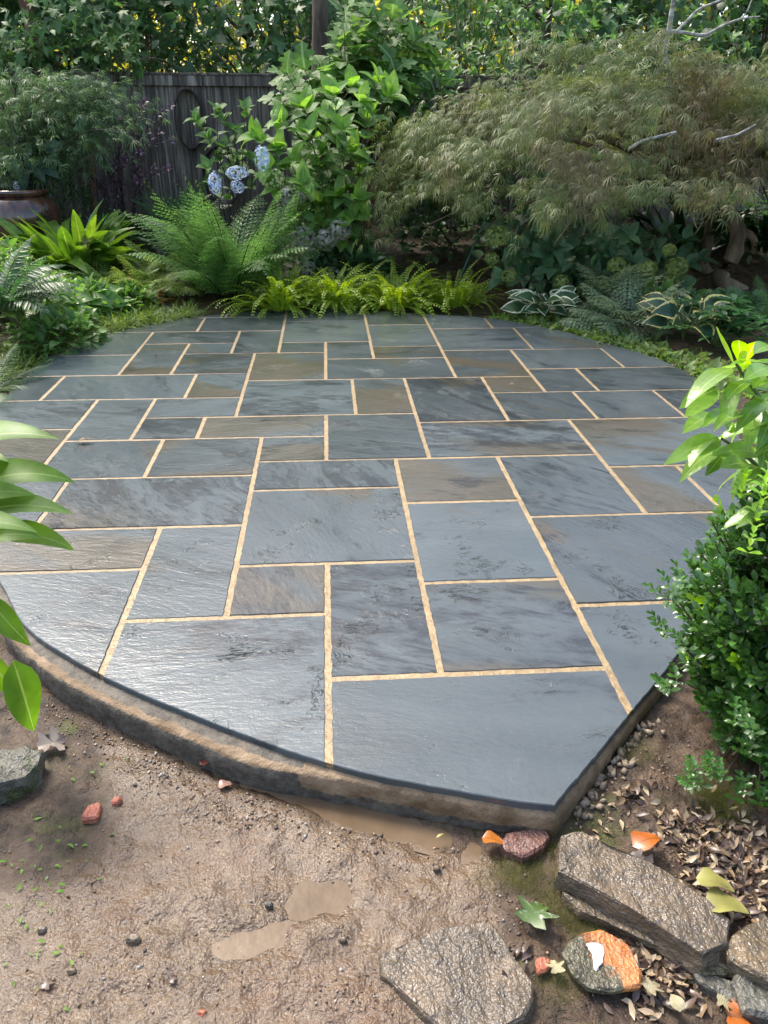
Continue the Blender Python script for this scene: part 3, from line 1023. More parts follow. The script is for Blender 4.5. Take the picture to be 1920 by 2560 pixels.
def branch_leaves(line, t0, t1, n, size, spread=1.0, lift=.35, pairs=True, taper=.35, jitter=.3):
    """opposite leaves along a stem, each pair turned a quarter"""
    p = np.asarray(line); m = len(p) - 1
    P, D, U, S = [], [], [], []
    a0 = random.random() * 6
    for k in range(n):
        t = t0 + (t1 - t0) * (k + .5) / n
        q = t * m; i = int(min(q, m - 1)); x = p[i] + (p[i + 1] - p[i]) * (q - i)
        ax = nrm(p[i + 1] - p[i]); s1 = nrm(np.cross(ax, [.3, .8, .5])); s2 = np.cross(ax, s1)
        for e in ((0, PI) if pairs else (0,)):
            a = a0 + k * (PI / 2 if pairs else 2.4) + e
            d = (math.cos(a) * s1 + math.sin(a) * s2) * spread + ax * lift + np.array([0, 0, .15]) + rng.normal(0, jitter * .5, 3)
            P.append(x + nrm(d) * .006); D.append(d); U.append(ax * .5 + np.array([0, -.6, 1.]) + rng.normal(0, .18, 3))
            S.append(size * (1 - taper * t) * random.uniform(.8, 1.15))
    return P, D, U, S


def cat4(lst):
    P = sum((x[0] for x in lst), []); D = sum((x[1] for x in lst), []); U = sum((x[2] for x in lst), []); S = sum((x[3] for x in lst), [])
    return P, D, U, S


def leafy_shrub(name, base, tips, label, cat, lmat, tms, size, nodes=6, t0=.25, nparts=80, stem=WOODY, tipmat=None, spread=1., lift=.35, rest='foliage', group=None, r0=.007, arch=.25, tipn=3, partname='leaf', lean=.12):
    root = empty(name, base, label, cat, group)
    base = np.array(base, dtype=float)
    L = []; sets = []; tipsets = []
    for tp in tips:
        tp = np.array(tp, dtype=float)
        b = base + np.array([rng.normal(0, lean), rng.normal(0, lean * .8), 0])
        mid = b * .5 + tp * .5 + np.array([(b[0] - tp[0]) * arch, (b[1] - tp[1]) * arch, abs(tp[2] - b[2]) * arch])
        ln = bez(b, mid, tp, 8)
        L.append((ln, r0, r0 * .35))
        sets.append(branch_leaves(ln, t0, 1.0, nodes, size, spread, lift))
        tipsets.append(branch_leaves(ln, .97, 1.0, tipn, size * .8, .8, .75, taper=0))
    tubes('stem', L, stem, root, 5)
    if tipmat is None:
        leaves(root, partname, tms, lmat, *cat4(sets + tipsets), nparts=nparts, rest=rest)
    else:
        leaves(root, partname, tms, lmat, *cat4(sets), nparts=nparts, rest=rest)
        leaves(root, 'young_leaf', tms, tipmat, *cat4(tipsets), nparts=nparts // 3, rest='young_foliage')
    return root


def fern(name, base, n, length, label, mat, tms, up=(.5, 1.2), azr=(0, 2 * PI), cat='fern', group=None, jit=.05, width=1.0, spread=None):
    root = empty(name, base, label, cat, group)
    P, D, U, S = [], [], [], []
    for i in range(n):
        a = azr[0] + (azr[1] - azr[0]) * (i + random.random()) / n
        e = random.uniform(*up)
        d = np.array([math.cos(a) * math.cos(e), math.sin(a) * math.cos(e), math.sin(e)])
        P.append(np.array(base) + np.array([math.cos(a) * jit * random.random(), math.sin(a) * jit * random.random(), .005])); D.append(d)
        U.append(np.array([-math.cos(a) * math.sin(e), -math.sin(a) * math.sin(e), math.cos(e)]) + rng.normal(0, .18, 3))
        S.append(length * random.uniform(.7, 1.1))
    leaves(root, 'frond', tms, mat, P, D, U, S, nparts=300)
    return root


# ------------------------------------------------------------------ fence
FY = 9.25
t = NT('weathered_board')
oi = t.new('ShaderNodeObjectInfo').outputs['Random']
rv = t.new('ShaderNodeCombineXYZ'); t.l(t.math('MULTIPLY', oi, 53.), rv.inputs[0])
va = t.new('ShaderNodeVectorMath', operation='ADD'); t.l(t.obj(), va.inputs[0]); t.l(rv.outputs[0], va.inputs[1])
s1 = t.noise(t.scale(va.outputs[0], 34, 34, 1.6), 1.0, 6, .65)
s2 = t.noise(t.scale(va.outputs[0], 5, 5, 1.2), 1.0, 4, .6)
col = t.mix(t.ramp(s1, .35, .7), (.052, .042, .033), (.23, .19, .145))
col = t.mix(t.math('MULTIPLY', t.ramp(t.math('ADD', s1, t.math('MULTIPLY', oi, .12)), .60, .76), .7), col, (.36, .33, .27))
col = t.mix(t.math('MULTIPLY', t.ramp(s2, .47, .64), .6), col, (.033, .027, .022))
t.set('Base Color', col); t.set('Roughness', .8)
t.l(t.bump(s1, .6, .006), t.bsdf.inputs['Normal'])
BOARD = t.m


def box(name, sx, sy, sz, mat, parent, loc, bev=.002):
    bm = bmesh.new(); bmesh.ops.create_cube(bm, size=1)
    bmesh.ops.scale(bm, vec=(sx, sy, sz), verts=bm.verts)
    if bev: bmesh.ops.bevel(bm, geom=bm.edges[:], offset=bev, segments=1, affect='EDGES')
    me = bpy.data.meshes.new(name); bm.to_mesh(me); bm.free(); me.materials.append(mat)
    o = add(name, me, parent); o.location = V3(loc)
    return o


ztop = at(690, 190, FY)[2]
fence = empty('fence', (0, FY, .3), 'weathered dark board fence with a flat top rail behind the garden', 'fence')
proto = {}
x = -5.4; i = 0
while x < 5.0:
    wv = random.choice((.088, .094, .100)); key = wv
    hgt = ztop - .36
    if key not in proto:
        o = box('fence_board', wv, .018, hgt, BOARD, fence, (0, 0, 0)); proto[key] = o.data
    else: o = add('fence_board', proto[key], fence)
    o.location = (x + wv / 2, random.uniform(-.003, .003), hgt / 2 + .0 + random.uniform(-.01, .004))
    x += wv + random.uniform(.0004, .0018); i += 1
for k in range(5):
    xx = -5.4 + k * 2.08
    box('top_rail', 2.07, .034, .095, BOARD, fence, (xx + 1.04, -.027, ztop - .3 - .05))
    box('fence_cap', 2.076, .085, .022, BOARD, fence, (xx + 1.04, -.01, ztop - .3 + .010))
    box('fence_post', .09, .09, ztop - .36, BOARD, fence, (xx, .058, (ztop - .36) / 2))
# oval iron hoops hung on the boards
IRON = plain('rusty_iron', (.012, .009, .007), .6, (.045, .028, .018), 25, .3, .003, 60, .4)


def hoop(c, a, b, label, yaw, band=.075):
    n = 40; th = .012
    V = []
    for i in range(n):
        an = 2 * PI * i / n
        for r, dy in ((1, -band / 2), (1, band / 2), (1 - th / a, band / 2), (1 - th / a, -band / 2)):
            V.append((a * r * math.cos(an), dy, b * r * math.sin(an)))
    F = []
    for i in range(n):
        j = (i + 1) % n
        for k in range(4): F.append((4 * i + k, 4 * i + (k + 1) % 4, 4 * j + (k + 1) % 4, 4 * j + k))
    o = add('iron_hoop', mk_mesh('iron_hoop', V, F, IRON))
    o.location = V3(c); o.rotation_euler = (0, 0, yaw)
    tag(o, label, 'hoop', 'iron hoops on the fence')


c1 = at(473, 298, FY - .06); hoop(c1, .152, .29, 'upper oval iron hoop hanging on the dark fence boards', .15)
c2 = at(556, 440, FY - .06); hoop(c2, .21, .30, 'lower iron hoop half hidden behind the hydrangea leaves on the fence', -.1)

# ------------------------------------------------------------------ trees behind
def crown_points(c, rad, nclump, per, spread=.28, shell=.55, zmin=None):
    d = unit(nclump)
    cc = np.array(c) + d * np.array(rad) * (shell + (1 - shell) * rng.random((nclump, 1)) ** .5)
    P = np.repeat(cc, per, 0) + rng.normal(0, spread, (nclump * per, 3)) * np.array([1, 1, .55])
    out = np.repeat(d, per, 0)
    D = out * .7 + unit(len(P)) * 1.0 + np.array([0, 0, -.25])
    U = np.array([0, 0, 1.]) + unit(len(P)) * .55 + out * .3
    if zmin is not None:
        k = P[:, 2] > zmin; P, D, U = P[k], D[k], U[k]
    return P, D, U, cc


def tree(name, x, y, h, r, label, lmat, tms, size, ncl, per, trunk_r=.09, low=.15, nparts=60, group=None, bark=BARK, zlow=None, cat='tree', lean=(0, 0)):
    h *= .85 if h > 8 else .6
    z0 = gnd(x, y)
    root = empty(name, (x, y, z0), label, cat, group)
    top = np.array([x + lean[0], y + lean[1], z0 + h])
    lw = h * low
    c = np.array([x + lean[0] * .6, y + lean[1] * .6, z0 + (h + lw) / 2])
    P, D, U, cc = crown_points(c, (r, r * .8, (h - lw) / 2), ncl, per, .26, .45)
    k = P[:, 2] > .25
    P, D, U = P[k], D[k], U[k]
    S = size * rng.uniform(.65, 1.25, len(P))
    ln = bez((x, y, z0 - .1), (x + lean[0] * .2 + rng.normal(0, .1), y, z0 + h * .5), top - np.array([0, 0, h * .08]), 10)
    tubes('trunk', [(ln, trunk_r, trunk_r * .25)], bark, root, 8, wob=.04)
    lines = []
    for i in rng.permutation(len(cc))[:min(22, len(cc))]:
        q = cc[i]; tz = np.clip((q[2] - z0) / h - .12, .08, .9); b = ln[int(tz * 10)]
        lines.append((bez(b, (b + q) / 2 + np.array([0, 0, .12]), q, 5), trunk_r * .3, .006))
    tubes('limb', lines, bark, root, 4)
    leaves(root, 'leaf', tms, lmat, P, D, U, S, nparts=nparts, rest='crown')
    return root


BG = 'trees in the thicket behind the fence'
tree('sweetgum_tree', -4.9, 11.2, 6.2, 1.9, 'sweetgum tree with star lobed leaves at the far left behind the fence', L_TREEA, T_LOBE, .15, 120, 22, .12, .05, 90, BG)
tree('vine_covered_tree', -2.9, 10.9, 6.6, 1.7, 'dark leafy tree behind the left half of the board fence', L_TREEA, T_LOBE, .16, 120, 22, .11, .05, 100, BG)
tree('understory_tree', -1.0, 11.3, 5.6, 1.25, 'small leaved dark tree behind the fence above the iron hoop', L_TREEA, T_TREE, .12, 90, 24, .10, .06, 60, BG)
tree('leafy_tree', 1.0, 11.5, 6.8, 1.5, 'dark leaved tree behind the oakleaf hydrangea', L_TREEA, T_TREE, .13, 95, 24, .12, .08, 60, BG)
tree('leafy_tree', 2.9, 11.6, 6.4, 1.7, 'mid green tree behind the tall shrub at the middle of the fence', L_TREEB, T_TREE, .13, 110, 24, .12, .05, 60, BG)
tree('maple_tree', 5.0, 11.3, 6.0, 1.9, 'mid green maple with pointed leaves behind the dead branch', L_TREEB, T_LOBE, .14, 120, 22, .12, .04, 90, BG)
tree('maple_tree', 7.2, 10.8, 5.8, 1.9, 'dark green maple at the far right behind the laceleaf maple', L_TREEA, T_LOBE, .15, 110, 22, .12, .04, 60, BG)
# taller woods further back, with sunlit gaps
for x, y, h, r, lb in ((-7.5, 14.5, 9, 2.6, 'tall dark tree in the woods at the extreme left'), (-3.9, 15.4, 10, 2.2, 'tall dark tree deep in the woods left of the fence hoop'),
                       (-.2, 15.8, 9.5, 1.7, 'tall dark tree deep in the woods behind the bare trunk'), (3.6, 15.6, 10, 2.3, 'tall dark tree deep in the woods behind the tall shrub'),
                       (8.2, 14.8, 9.5, 2.8, 'tall dark tree in the woods at the extreme right')):
    tree('woodland_tree', x, y, h, r, lb, L_TREEA, T_TREE, .24, 130, 16, .16, .03, 0, 'tall trees of the woods', cat='tree')
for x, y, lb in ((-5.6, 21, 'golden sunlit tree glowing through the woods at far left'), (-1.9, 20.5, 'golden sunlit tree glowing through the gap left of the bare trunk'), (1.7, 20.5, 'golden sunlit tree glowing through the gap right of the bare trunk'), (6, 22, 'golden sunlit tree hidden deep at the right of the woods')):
    tree('sunlit_tree', x, y, 6.5, 2.2, lb, L_SUNGOLD, T_TREE, .24, 110, 14, .12, .02, 0, 'sunlit trees beyond the woods')

# low thicket just behind the fence
for k, (x, y, rx, h, lb) in enumerate(((-5.6, 10.3, 1.1, 2.7, 'dense leafy bush behind the far left of the fence'), (-3.6, 10.2, 1.0, 2.5, 'dense leafy bush behind the fence left of the hoop'), (-2.0, 10.3, .9, 2.4, 'dense leafy bush behind the fence above the hoop'),
                                       (-.2, 10.4, .9, 2.5, 'dense leafy bush behind the fence right of the bare trunk'), (1.7, 10.3, .9, 2.5, 'dense leafy bush behind the fence behind the oakleaf hydrangea'), (3.4, 10.3, 1.0, 2.6, 'dense leafy bush behind the middle of the maple crown'),
                                       (5.2, 10.2, 1.1, 2.7, 'dense leafy bush behind the dead branch'), (7.2, 10.0, 1.2, 2.8, 'dense leafy bush at the far right behind the maple'))):
    zz = gnd(x, y); n = 1050 if k in (2, 4) else 1750; h += .35
    bush = empty('thicket_bush', (x, y, zz), lb, 'bush', 'bushes behind the fence')
    P = np.stack([x + rng.normal(0, rx * .55, n), y + rng.normal(0, .3, n), zz + .3 + (h - .3) * rng.random(n) ** .8], -1)
    P[:, 2] -= .35 * np.abs(fbm(P[:, 0] * 2, P[:, 1] * 2, 2, 41)) * 3
    D = unit(n) * 1.1 + np.array([0, -.45, -.25]); U = np.array([0, -.45, 1.]) + unit(n) * .7
    leaves(bush, 'leaf', T_TREE + T_LOBE if k % 2 else T_TREE, (L_TREEA, L_TREEB)[k % 3 == 1], P, D, U, .135 * rng.uniform(.6, 1.3, n), 40)
    tubes('stem', [(bez((x + rng.normal(0, .1), y, zz), (x, y, zz + h * .5), (x + rng.normal(0, rx * .6), y, zz + h * .9), 6), .012, .004) for j in range(14)], WOODY, bush, 5)
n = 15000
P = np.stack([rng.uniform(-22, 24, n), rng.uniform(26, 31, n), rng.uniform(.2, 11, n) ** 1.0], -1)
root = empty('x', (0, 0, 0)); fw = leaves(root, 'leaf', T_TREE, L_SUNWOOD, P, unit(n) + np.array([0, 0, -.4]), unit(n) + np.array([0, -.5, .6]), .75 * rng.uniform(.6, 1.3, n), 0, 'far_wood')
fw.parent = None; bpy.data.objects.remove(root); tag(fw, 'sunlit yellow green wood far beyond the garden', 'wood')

# bare trunks
def bare_trunk(px, py, Y, r, h, label, mat, lean):
    p = at(px, py, Y); x, y = p[0], Y
    z0 = gnd(x, y)
    root = empty('tree', (x, y, z0), label, 'tree', 'bare trunks by the fence')
    top = np.array([x + lean, y, z0 + h])
    ln = bez((x, y, z0 - .1), (x + lean * .3, y + .03, z0 + h * .5), top, 26)
    tubes('trunk', [(ln, r, r * .55)], mat, root, 12, wob=.035)
    P, D, U, cc = crown_points(top - np.array([0, 0, .4]), (1.5, 1.3, 1.1), 40, 20, .28, .3)
    tubes('limb', [(bez(ln[-3], (ln[-3] + q) / 2 + np.array([0, 0, .3]), q, 5), .03, .006) for q in cc[:14]], mat, root, 5)
    leaves(root, 'leaf', T_TREE, L_TREEA, P, D, U, .17 * rng.uniform(.7, 1.2, len(P)), 0, 'crown')


bare_trunk(787, 260, 8.95, .092, 6.6, 'tree with a bare grey brown trunk rising in front of the fence', BARK, .35)
RED = plain('red_bark', (.10, .05, .03), .85, (.26, .14, .08), 9, .8, .02, 22, .3, (1, 1, .25))
bare_trunk(112, 110, 9.4, .075, 5.8, 'tree with a reddish peeling trunk at the upper left', RED, -.45)

# creeper over the left part of the fence
root = empty('creeper', (-2.4, FY - .05, ztop), 'leafy green creeper spilling over the left end of the fence top', 'vine')
n = 1500
xx = -4.9 + 3.1 * rng.random(n) ** .8
P = np.stack([xx, FY - .12 + rng.normal(0, .16, n), ztop + .22 + rng.normal(0, .15, n) + .20 * np.sin(xx * 2.1) - .12 * (xx > -2.3)], -1)
P = P[P[:, 2] > ztop - .10]
n = len(P)
D = unit(n) * .7 + np.array([0, -.6, -.5]); U = np.array([0, -.4, 1.]) + unit(n) * .5
leaves(root, 'leaf', T_TREE + T_LOBE[:1], L_TREEB, P, D, U, .095 * rng.uniform(.6, 1.3, n), 120)
tubes('stem', [(bez((a, FY - .1, ztop - .05), (a + .3, FY - .3, ztop + .3), (a + .7, FY - .2, ztop + rng.uniform(-.05, .35)), 8), .005, .002) for a in np.arange(-4.8, -1.9, .25)], WOODY, root, 4)

# ------------------------------------------------------------------ shrubs along the fence
def px_tips(pts, Y, jy=.15):
    return [at(a, b, Y + random.uniform(-jy, jy)) for a, b in pts]


def B(px, Y):
    p = at(px, 700, Y); return (p[0], Y, gnd(p[0], Y))


# feathery green maple at left
root = empty('feathery_maple', B(95, 8.3), 'feathery green cutleaf maple standing behind the glazed pot', 'tree')
b0 = np.array(root.location)
lines = []; PP = []; DD = []
tipsL = px_tips([(-70, 330), (-20, 230), (20, 290), (60, 200), (70, 320), (110, 230), (130, 300), (165, 225), (190, 290), (220, 250), (250, 280), (285, 262), (310, 300), (240, 330), (180, 345), (120, 380), (60, 380), (20, 350), (-30, 410), (90, 275),
                 (290, 330), (215, 385), (150, 400), (0, 420), (40, 410), (255, 225), (300, 250), (220, 215), (280, 235), (260, 300)], 8.25, .4)
for q in tipsL:
    st = b0 + np.array([rng.normal(0, .08), rng.normal(0, .08), 0])
    ln = bez(st, (st[0] * .6 + q[0] * .4, st[1] * .6 + q[1] * .4, q[2] + .15), q, 9)
    lines.append((ln, .016, .003))
    m = 85
    c = ln[rng.integers(5, 10, m)]
    PP.append(c + rng.normal(0, 1, (m, 3)) * np.array([.17, .14, .08]))
    out = nrm(q - b0) * np.array([1, 1, .1])
    DD.append(np.tile(out, (m, 1)) + unit(m) * .7 + np.array([0, 0, -.15]))
PP = np.concatenate(PP); DD = np.concatenate(DD)
tubes('trunk', lines, DARKSTEM, root, 5)
leaves(root, 'leaf', T_LACE, L_LACEGREEN, PP, DD, np.array([0, 0, 1.]) + unit(len(PP)) * .4, .105 * rng.uniform(.7, 1.3, len(PP)), 60)

# purple loropetalum
tips = px_tips([(225, 330), (300, 300), (360, 255), (352, 270), (425, 265), (330, 330), (250, 390), (205, 425), (230, 445), (290, 430), (350, 380), (400, 330), (430, 350), (385, 420), (340, 450), (270, 360), (310, 400), (180, 350), (420, 420), (300, 350), (370, 330), (260, 415)], 8.35, .2)
leafy_shrub('purple_shrub', B(325, 8.5), tips, 'purple leaved arching shrub in front of the dark fence', 'shrub', L_PURPLE, T_SMALL, .062, 15, .3, 150, DARKSTEM, lift=.8, arch=.35, spread=.8)
# broad blue-green leaf plant behind the pot
root = empty('broad_leaf_plant', B(75, 8.45), 'plant with large hanging blue green leaves behind the pot', 'plant')
P = [at(a, b, 8.15) for a, b in ((30, 415), (55, 418), (78, 395), (95, 400), (10, 425), (110, 372), (70, 380))]
leaves(root, 'leaf', [leaf_t(.55, 6, prof_ovate, .2, .6)], L_BIGBLUE, P, [(-.6, -.4, -.8), (0, -.5, -1), (.5, -.4, -.9), (.9, -.3, -.7), (-1, -.2, -.3), (.8, -.4, .2), (.2, -.7, .1)], [(0, -1, .5)] * 7, [.24] * 7, 7)
tubes('stem', [(bez(root.location, np.array(q) * .5 + np.array(root.location) * .5 + np.array([0, 0, .2]), q, 6), .008, .004) for q in P], DARKSTEM, root, 5)
# orange brown stake
q = at(214, 325, 8.75)
box('wooden_stake', .035, .03, q[2] - .35 + .06, plain('stake_wood', (.30, .12, .05), .7, (.38, .18, .08), 20), None, (q[0], 8.75, .35 + (q[2] - .29) / 2)).rotation_euler = (0, .06, 0)
tag(bpy.context.scene.objects['wooden_stake'], 'thin orange brown wooden stake behind the purple shrub', 'stake')

# dark filler shrubs at the foot of the fence
def mound(name, x, y, rx, ry, h, label, lmat, tms, size, n, nparts=60, cat='shrub', group=None, up=1.0, stem=WOODY, z0=None):
    zz = gnd(x, y) if z0 is None else z0
    root = empty(name, (x, y, zz), label, cat, group)
    a = rng.random(n) * 2 * PI; e = np.arcsin(rng.random(n) ** .7)
    d = np.stack([np.cos(a) * np.cos(e), np.sin(a) * np.cos(e), np.sin(e)], -1)
    k = .55 + .45 * rng.random((n, 1)) ** .5
    lump = 1 + .28 * fbm(d[:, 0] * 3 + x, d[:, 1] * 3 + d[:, 2] * 2 + y, 3, 4)[:, None]
    P = np.array([x, y, zz]) + d * np.array([rx, ry, h]) * k * lump
    D = d * .8 + unit(n) * .6 + np.array([0, 0, -.1]); U = np.array([0, 0, up]) + d * .4 + unit(n) * .35
    leaves(root, 'leaf', tms, lmat, P, D, U, size * rng.uniform(.6, 1.25, n), nparts)
    ids = rng.permutation(n)[:max(10, n // 40)]
    tubes('stem', [(bez((x + rng.normal(0, rx * .15), y + rng.normal(0, ry * .15), zz), (np.array([x, y, zz]) + P[i]) / 2 + np.array([0, 0, .06]), P[i], 5), .006, .002) for i in ids], stem, root, 4)
    return root


mound('evergreen_shrub', -2.75, 8.75, .55, .35, .62, 'low dark evergreen shrub under the purple shrub', L_TREEA, T_LANCE, .11, 700, 60)
mound('evergreen_shrub', -4.6, 8.6, .7, .4, .8, 'dark evergreen shrub under the feathery maple', L_TREEA, T_LANCE, .12, 700, 40)
mound('spotted_perennial', -2.05, 8.05, .36, .28, .30, 'low clump of narrow blue green leaves right of the strap leaved clump', L_FERNDK, T_LANCE, .12, 420, 80, 'plant')
mound('evergreen_shrub', -1.5, 8.9, .4, .25, .35, 'low dark shrub at the foot of the fence under the hoop', L_TREEA, T_SMALL, .08, 500, 40)

# ------------------------------------------------------------------ glazed pot fountain
t = NT('brown_glaze')
p = t.obj(); n1 = t.noise(p, 7, 5, .6); n2 = t.noise(t.scale(p, 1, 1, .3), 14, 4)
t.set('Base Color', t.mix(t.ramp(n2, .35, .65), (.035, .018, .013), (.12, .055, .03))); t.set('Roughness', t.ramp(n1, .3, .7, .08, .22))
t.set('Coat Weight', .6)
GLAZE = t.m
pc = at(43, 472, 8.0)
pot = empty('glazed_pot', (pc[0], 8.0, pc[2] - .62), 'brown glazed jar fountain at the left edge behind the strap leaves', 'pot')


def lathe(name, prof, mat, parent, n=48, smooth=True):
    V = [(r * math.cos(2 * PI * i / n), r * math.sin(2 * PI * i / n), z) for r, z in prof for i in range(n)]
    F = [(j * n + i, j * n + (i + 1) % n, (j + 1) * n + (i + 1) % n, (j + 1) * n + i) for j in range(len(prof) - 1) for i in range(n)]
    return add(name, mk_mesh(name, V, F, mat, smooth=smooth), parent)


lathe('jar', [(.0, 0), (.18, 0), (.24, .06), (.31, .2), (.345, .34), (.34, .44), (.30, .52), (.252, .555), (.235, .565)], GLAZE, pot)
lathe('rim', [(.232, .562), (.255, .568), (.272, .585), (.275, .605), (.262, .620), (.235, .622), (.222, .610), (.218, .50)], GLAZE, pot)
t = NT('pot_water'); t.set('Base Color', (.03, .04, .04)); t.set('Roughness', .05); PW = t.m
lathe('water', [(.0, .602), (.1, .600), (.221, .600)], PW, pot)
t = NT('water_jet'); t.set('Base Color', (.75, .8, .85)); t.set('Roughness', .1); t.set('Transmission Weight', .5); JET = t.m
V = []; F = []
sp_v, sp_f, _ = (np.array([(0, 0, 1), (0, 0, -1), (1, 0, 0), (-1, 0, 0), (0, 1, 0), (0, -1, 0)]), np.array([(0, 2, 4), (0, 4, 3), (0, 3, 5), (0, 5, 2), (1, 4, 2), (1, 3, 4), (1, 5, 3), (1, 2, 5)]), 0)
vv = []; ff = []
for k in range(60):
    h = random.random() ** .8; c = np.array([random.gauss(0, .008 + .014 * (1 - h)), random.gauss(0, .008 + .014 * (1 - h)), .605 + h * .075])
    ff.append(sp_f + 6 * k); vv.append(sp_v * random.uniform(.004, .010) + c)
add('water_jet', mk_mesh('water_jet', np.concatenate(vv), np.concatenate(ff), JET), pot)

# ------------------------------------------------------------------ strap-leaved clump and its neighbours


def strap_clump(name, base, n, length, label, mat, cat='plant', el=(.35, 1.35), jit=.2, width=1., group=None, tms=T_STRAP, nparts=300, azr=(0, 2 * PI)):
    root = empty(name, base, label, cat, group)
    P, D, U, S = [], [], [], []
    for i in range(n):
        a = azr[0] + (azr[1] - azr[0]) * (i + random.random()) / n; e = random.uniform(*el); rr = jit * random.random() ** .5
        d = np.array([math.cos(a) * math.cos(e), math.sin(a) * math.cos(e), math.sin(e)])
        P.append(np.array(base) + np.array([math.cos(a) * rr, math.sin(a) * rr, 0])); D.append(d)
        U.append(np.array([-math.cos(a) * math.sin(e), -math.sin(a) * math.sin(e), math.cos(e)]) + rng.normal(0, .35, 3)); S.append(length * random.uniform(.7, 1.1))
    leaves(root, 'leaf', tms, mat, P, D, U, S, nparts)
    return root


ap = at(190, 640, 7.35)
asp = strap_clump('cast_iron_plant', (ap[0], 7.35, .13), 135, .64, 'large clump of broad upright strap leaves in front of the glazed pot', L_ASPI, jit=.26, el=(.45, 1.4))
DEADL = leaf_mat('browned_leaf', (.34, .25, .07), (.42, .33, .12), .6, .3, blotch=(.16, .07, .03))
o_ = at(208, 640, 6.95)
leaves(asp, 'browned_leaf', [leaf_t(.22, 7, prof_strap, .2, 2.6)], DEADL, [o_ + np.array([.0, .1, 0])], [(.1, -.35, .8)], [(0, -1, .4)], [.33], 1)
# dark strap leaves behind the maple trunks
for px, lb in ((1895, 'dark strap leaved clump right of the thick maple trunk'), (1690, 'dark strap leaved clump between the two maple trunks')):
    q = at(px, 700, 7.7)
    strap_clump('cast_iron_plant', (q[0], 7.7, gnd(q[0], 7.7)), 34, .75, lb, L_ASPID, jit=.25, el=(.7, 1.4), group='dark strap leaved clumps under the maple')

# ------------------------------------------------------------------ ferns
q = onground(590, 738); FB = q
fern('wood_fern', (q[0], 6.75, gnd(q[0], 6.75)), 70, 1.05, 'big upright fern with dark stalks at the back edge of the patio', L_FERN, T_FERN, up=(.95, 1.53), jit=.15)
q = at(410, 700, 6.95); fern('wood_fern', (q[0], 6.95, .05), 26, .50, 'pale yellow green fern left of the big upright fern', L_FERNLT, T_PAINT + T_FERN[:1], up=(.35, 1.2), jit=.18)
q = at(455, 690, 7.25); fern('wood_fern', (q[0], 7.25, .1), 22, .46, 'second pale fern just behind the orange fronds', L_FERNLT, T_PAINT, up=(.35, 1.2), jit=.2)
q = at(430, 560, 8.2); fern('dark_fern', (q[0], 8.2, gnd(q[0], 8.2)), 18, .8, 'dark green fern standing against the fence below the hoop', L_FERNDK, T_FERN, up=(.8, 1.4))
q = at(455, 640, 7.5); fern('dark_fern', (q[0], 7.5, .18), 16, .62, 'grey green spiky fern behind the pale ferns', L_FERNDK, T_SWORD, up=(.6, 1.2))
q = at(30, 560, 8.3); fern('dark_fern', (q[0], 8.35, gnd(q[0], 8.35)), 14, .75, 'fern peeping out behind the glazed pot', L_FERNDK, T_FERN, up=(.7, 1.3))
for (px, py, Y, n, L, lb) in ((90, 660, 6.95, 22, .5, 'pale yellow green fern at the far left in front of the strap leaves'), (330, 690, 6.75, 22, .46, 'pale yellow green fern between the strap leaves and the orange fronds'), (30, 720, 6.3, 18, .42, 'pale fern low at the left edge of the bed'), (250, 680, 6.9, 18, .44, 'pale fern tucked against the right side of the strap leaves')):
    q = at(px, py, Y); fern('pale_fern', (q[0], Y, gnd(q[0], Y) + .05), n, L, lb, L_FERNLT, T_PAINT + T_FERN, up=(.4, 1.25), jit=.18, group='pale ferns in the left bed')
for k, (px, py, Y, n, L, lb) in enumerate(((110, 690, 6.75, 18, .48, 'soft fern in front of the strap leaves at far left'), (200, 690, 6.7, 20, .50, 'soft fern in front of the middle of the strap leaves'), (280, 695, 6.8, 20, .50, 'soft fern in front of the right side of the strap leaves'),
                                           (20, 640, 7.1, 16, .5, 'soft fern at the left edge below the glazed pot'), (235, 730, 6.45, 12, .36, 'small soft fern left of the orange fronds'))):
    q = at(px, py, Y); fern('soft_fern', (q[0], Y, gnd(q[0], Y) + .02), n, L, lb, L_FERN, T_FERN + T_SWORD, up=(.3, 1.15), jit=.15, group='soft ferns in the left bed')
q = at(345, 742, 6.42)
fern('dying_fern', (q[0], 6.42, gnd(q[0], 6.42)), 9, .46, 'dying fern with orange brown fronds by the patio corner', L_FERNOR, T_SWORD[:1] + T_FERN[:1], up=(.35, .95), azr=(.1 * PI, 1.15 * PI))
q = at(-20, 960, 4.25)
fern('sword_fern', (q[0] - .05, 4.25, -.02), 12, .40, 'dark green fern leaning over the left edge of the patio', L_FERNDK, T_FERN, up=(.25, .9))
q = at(40, 800, 5.1)
fern('sword_fern', (q[0] - .15, 5.15, .22), 22, .62, 'arching dark fern drooping at the left beside the patio', L_FERNDK, T_SWORD, up=(.5, 1.2), azr=(-.6 * PI, .5 * PI))
q = at(1570, 815, 5.62)
fern('painted_fern', (q[0], 5.62, gnd(q[0], 5.62)), 36, .50, 'silvery painted fern between the two edged hostas', L_FERNPAINT, T_PAINT, up=(.45, 1.3), jit=.12)
q = at(1530, 770, 6.25)
fern('painted_fern', (q[0], 6.2, gnd(q[0], 6.2)), 18, .55, 'tall pale painted fern behind the silvery one', L_FERNPAINT, T_PAINT, up=(.9, 1.4), jit=.08)
q = at(1655, 770, 6.0)
fern('wood_fern', (q[0], 6.0, gnd(q[0], 6.0)), 9, .34, 'small fern behind the yellow edged hosta', L_FERN, T_FERN, up=(.6, 1.3), jit=.05)
q = at(1905, 740, 5.6)
fern('wood_fern', (q[0] + .1, 5.6, gnd(q[0], 5.6)), 12, .42, 'fern at the right edge behind the dark whorled plant', L_FERN, T_FERN, up=(.4, 1.1))
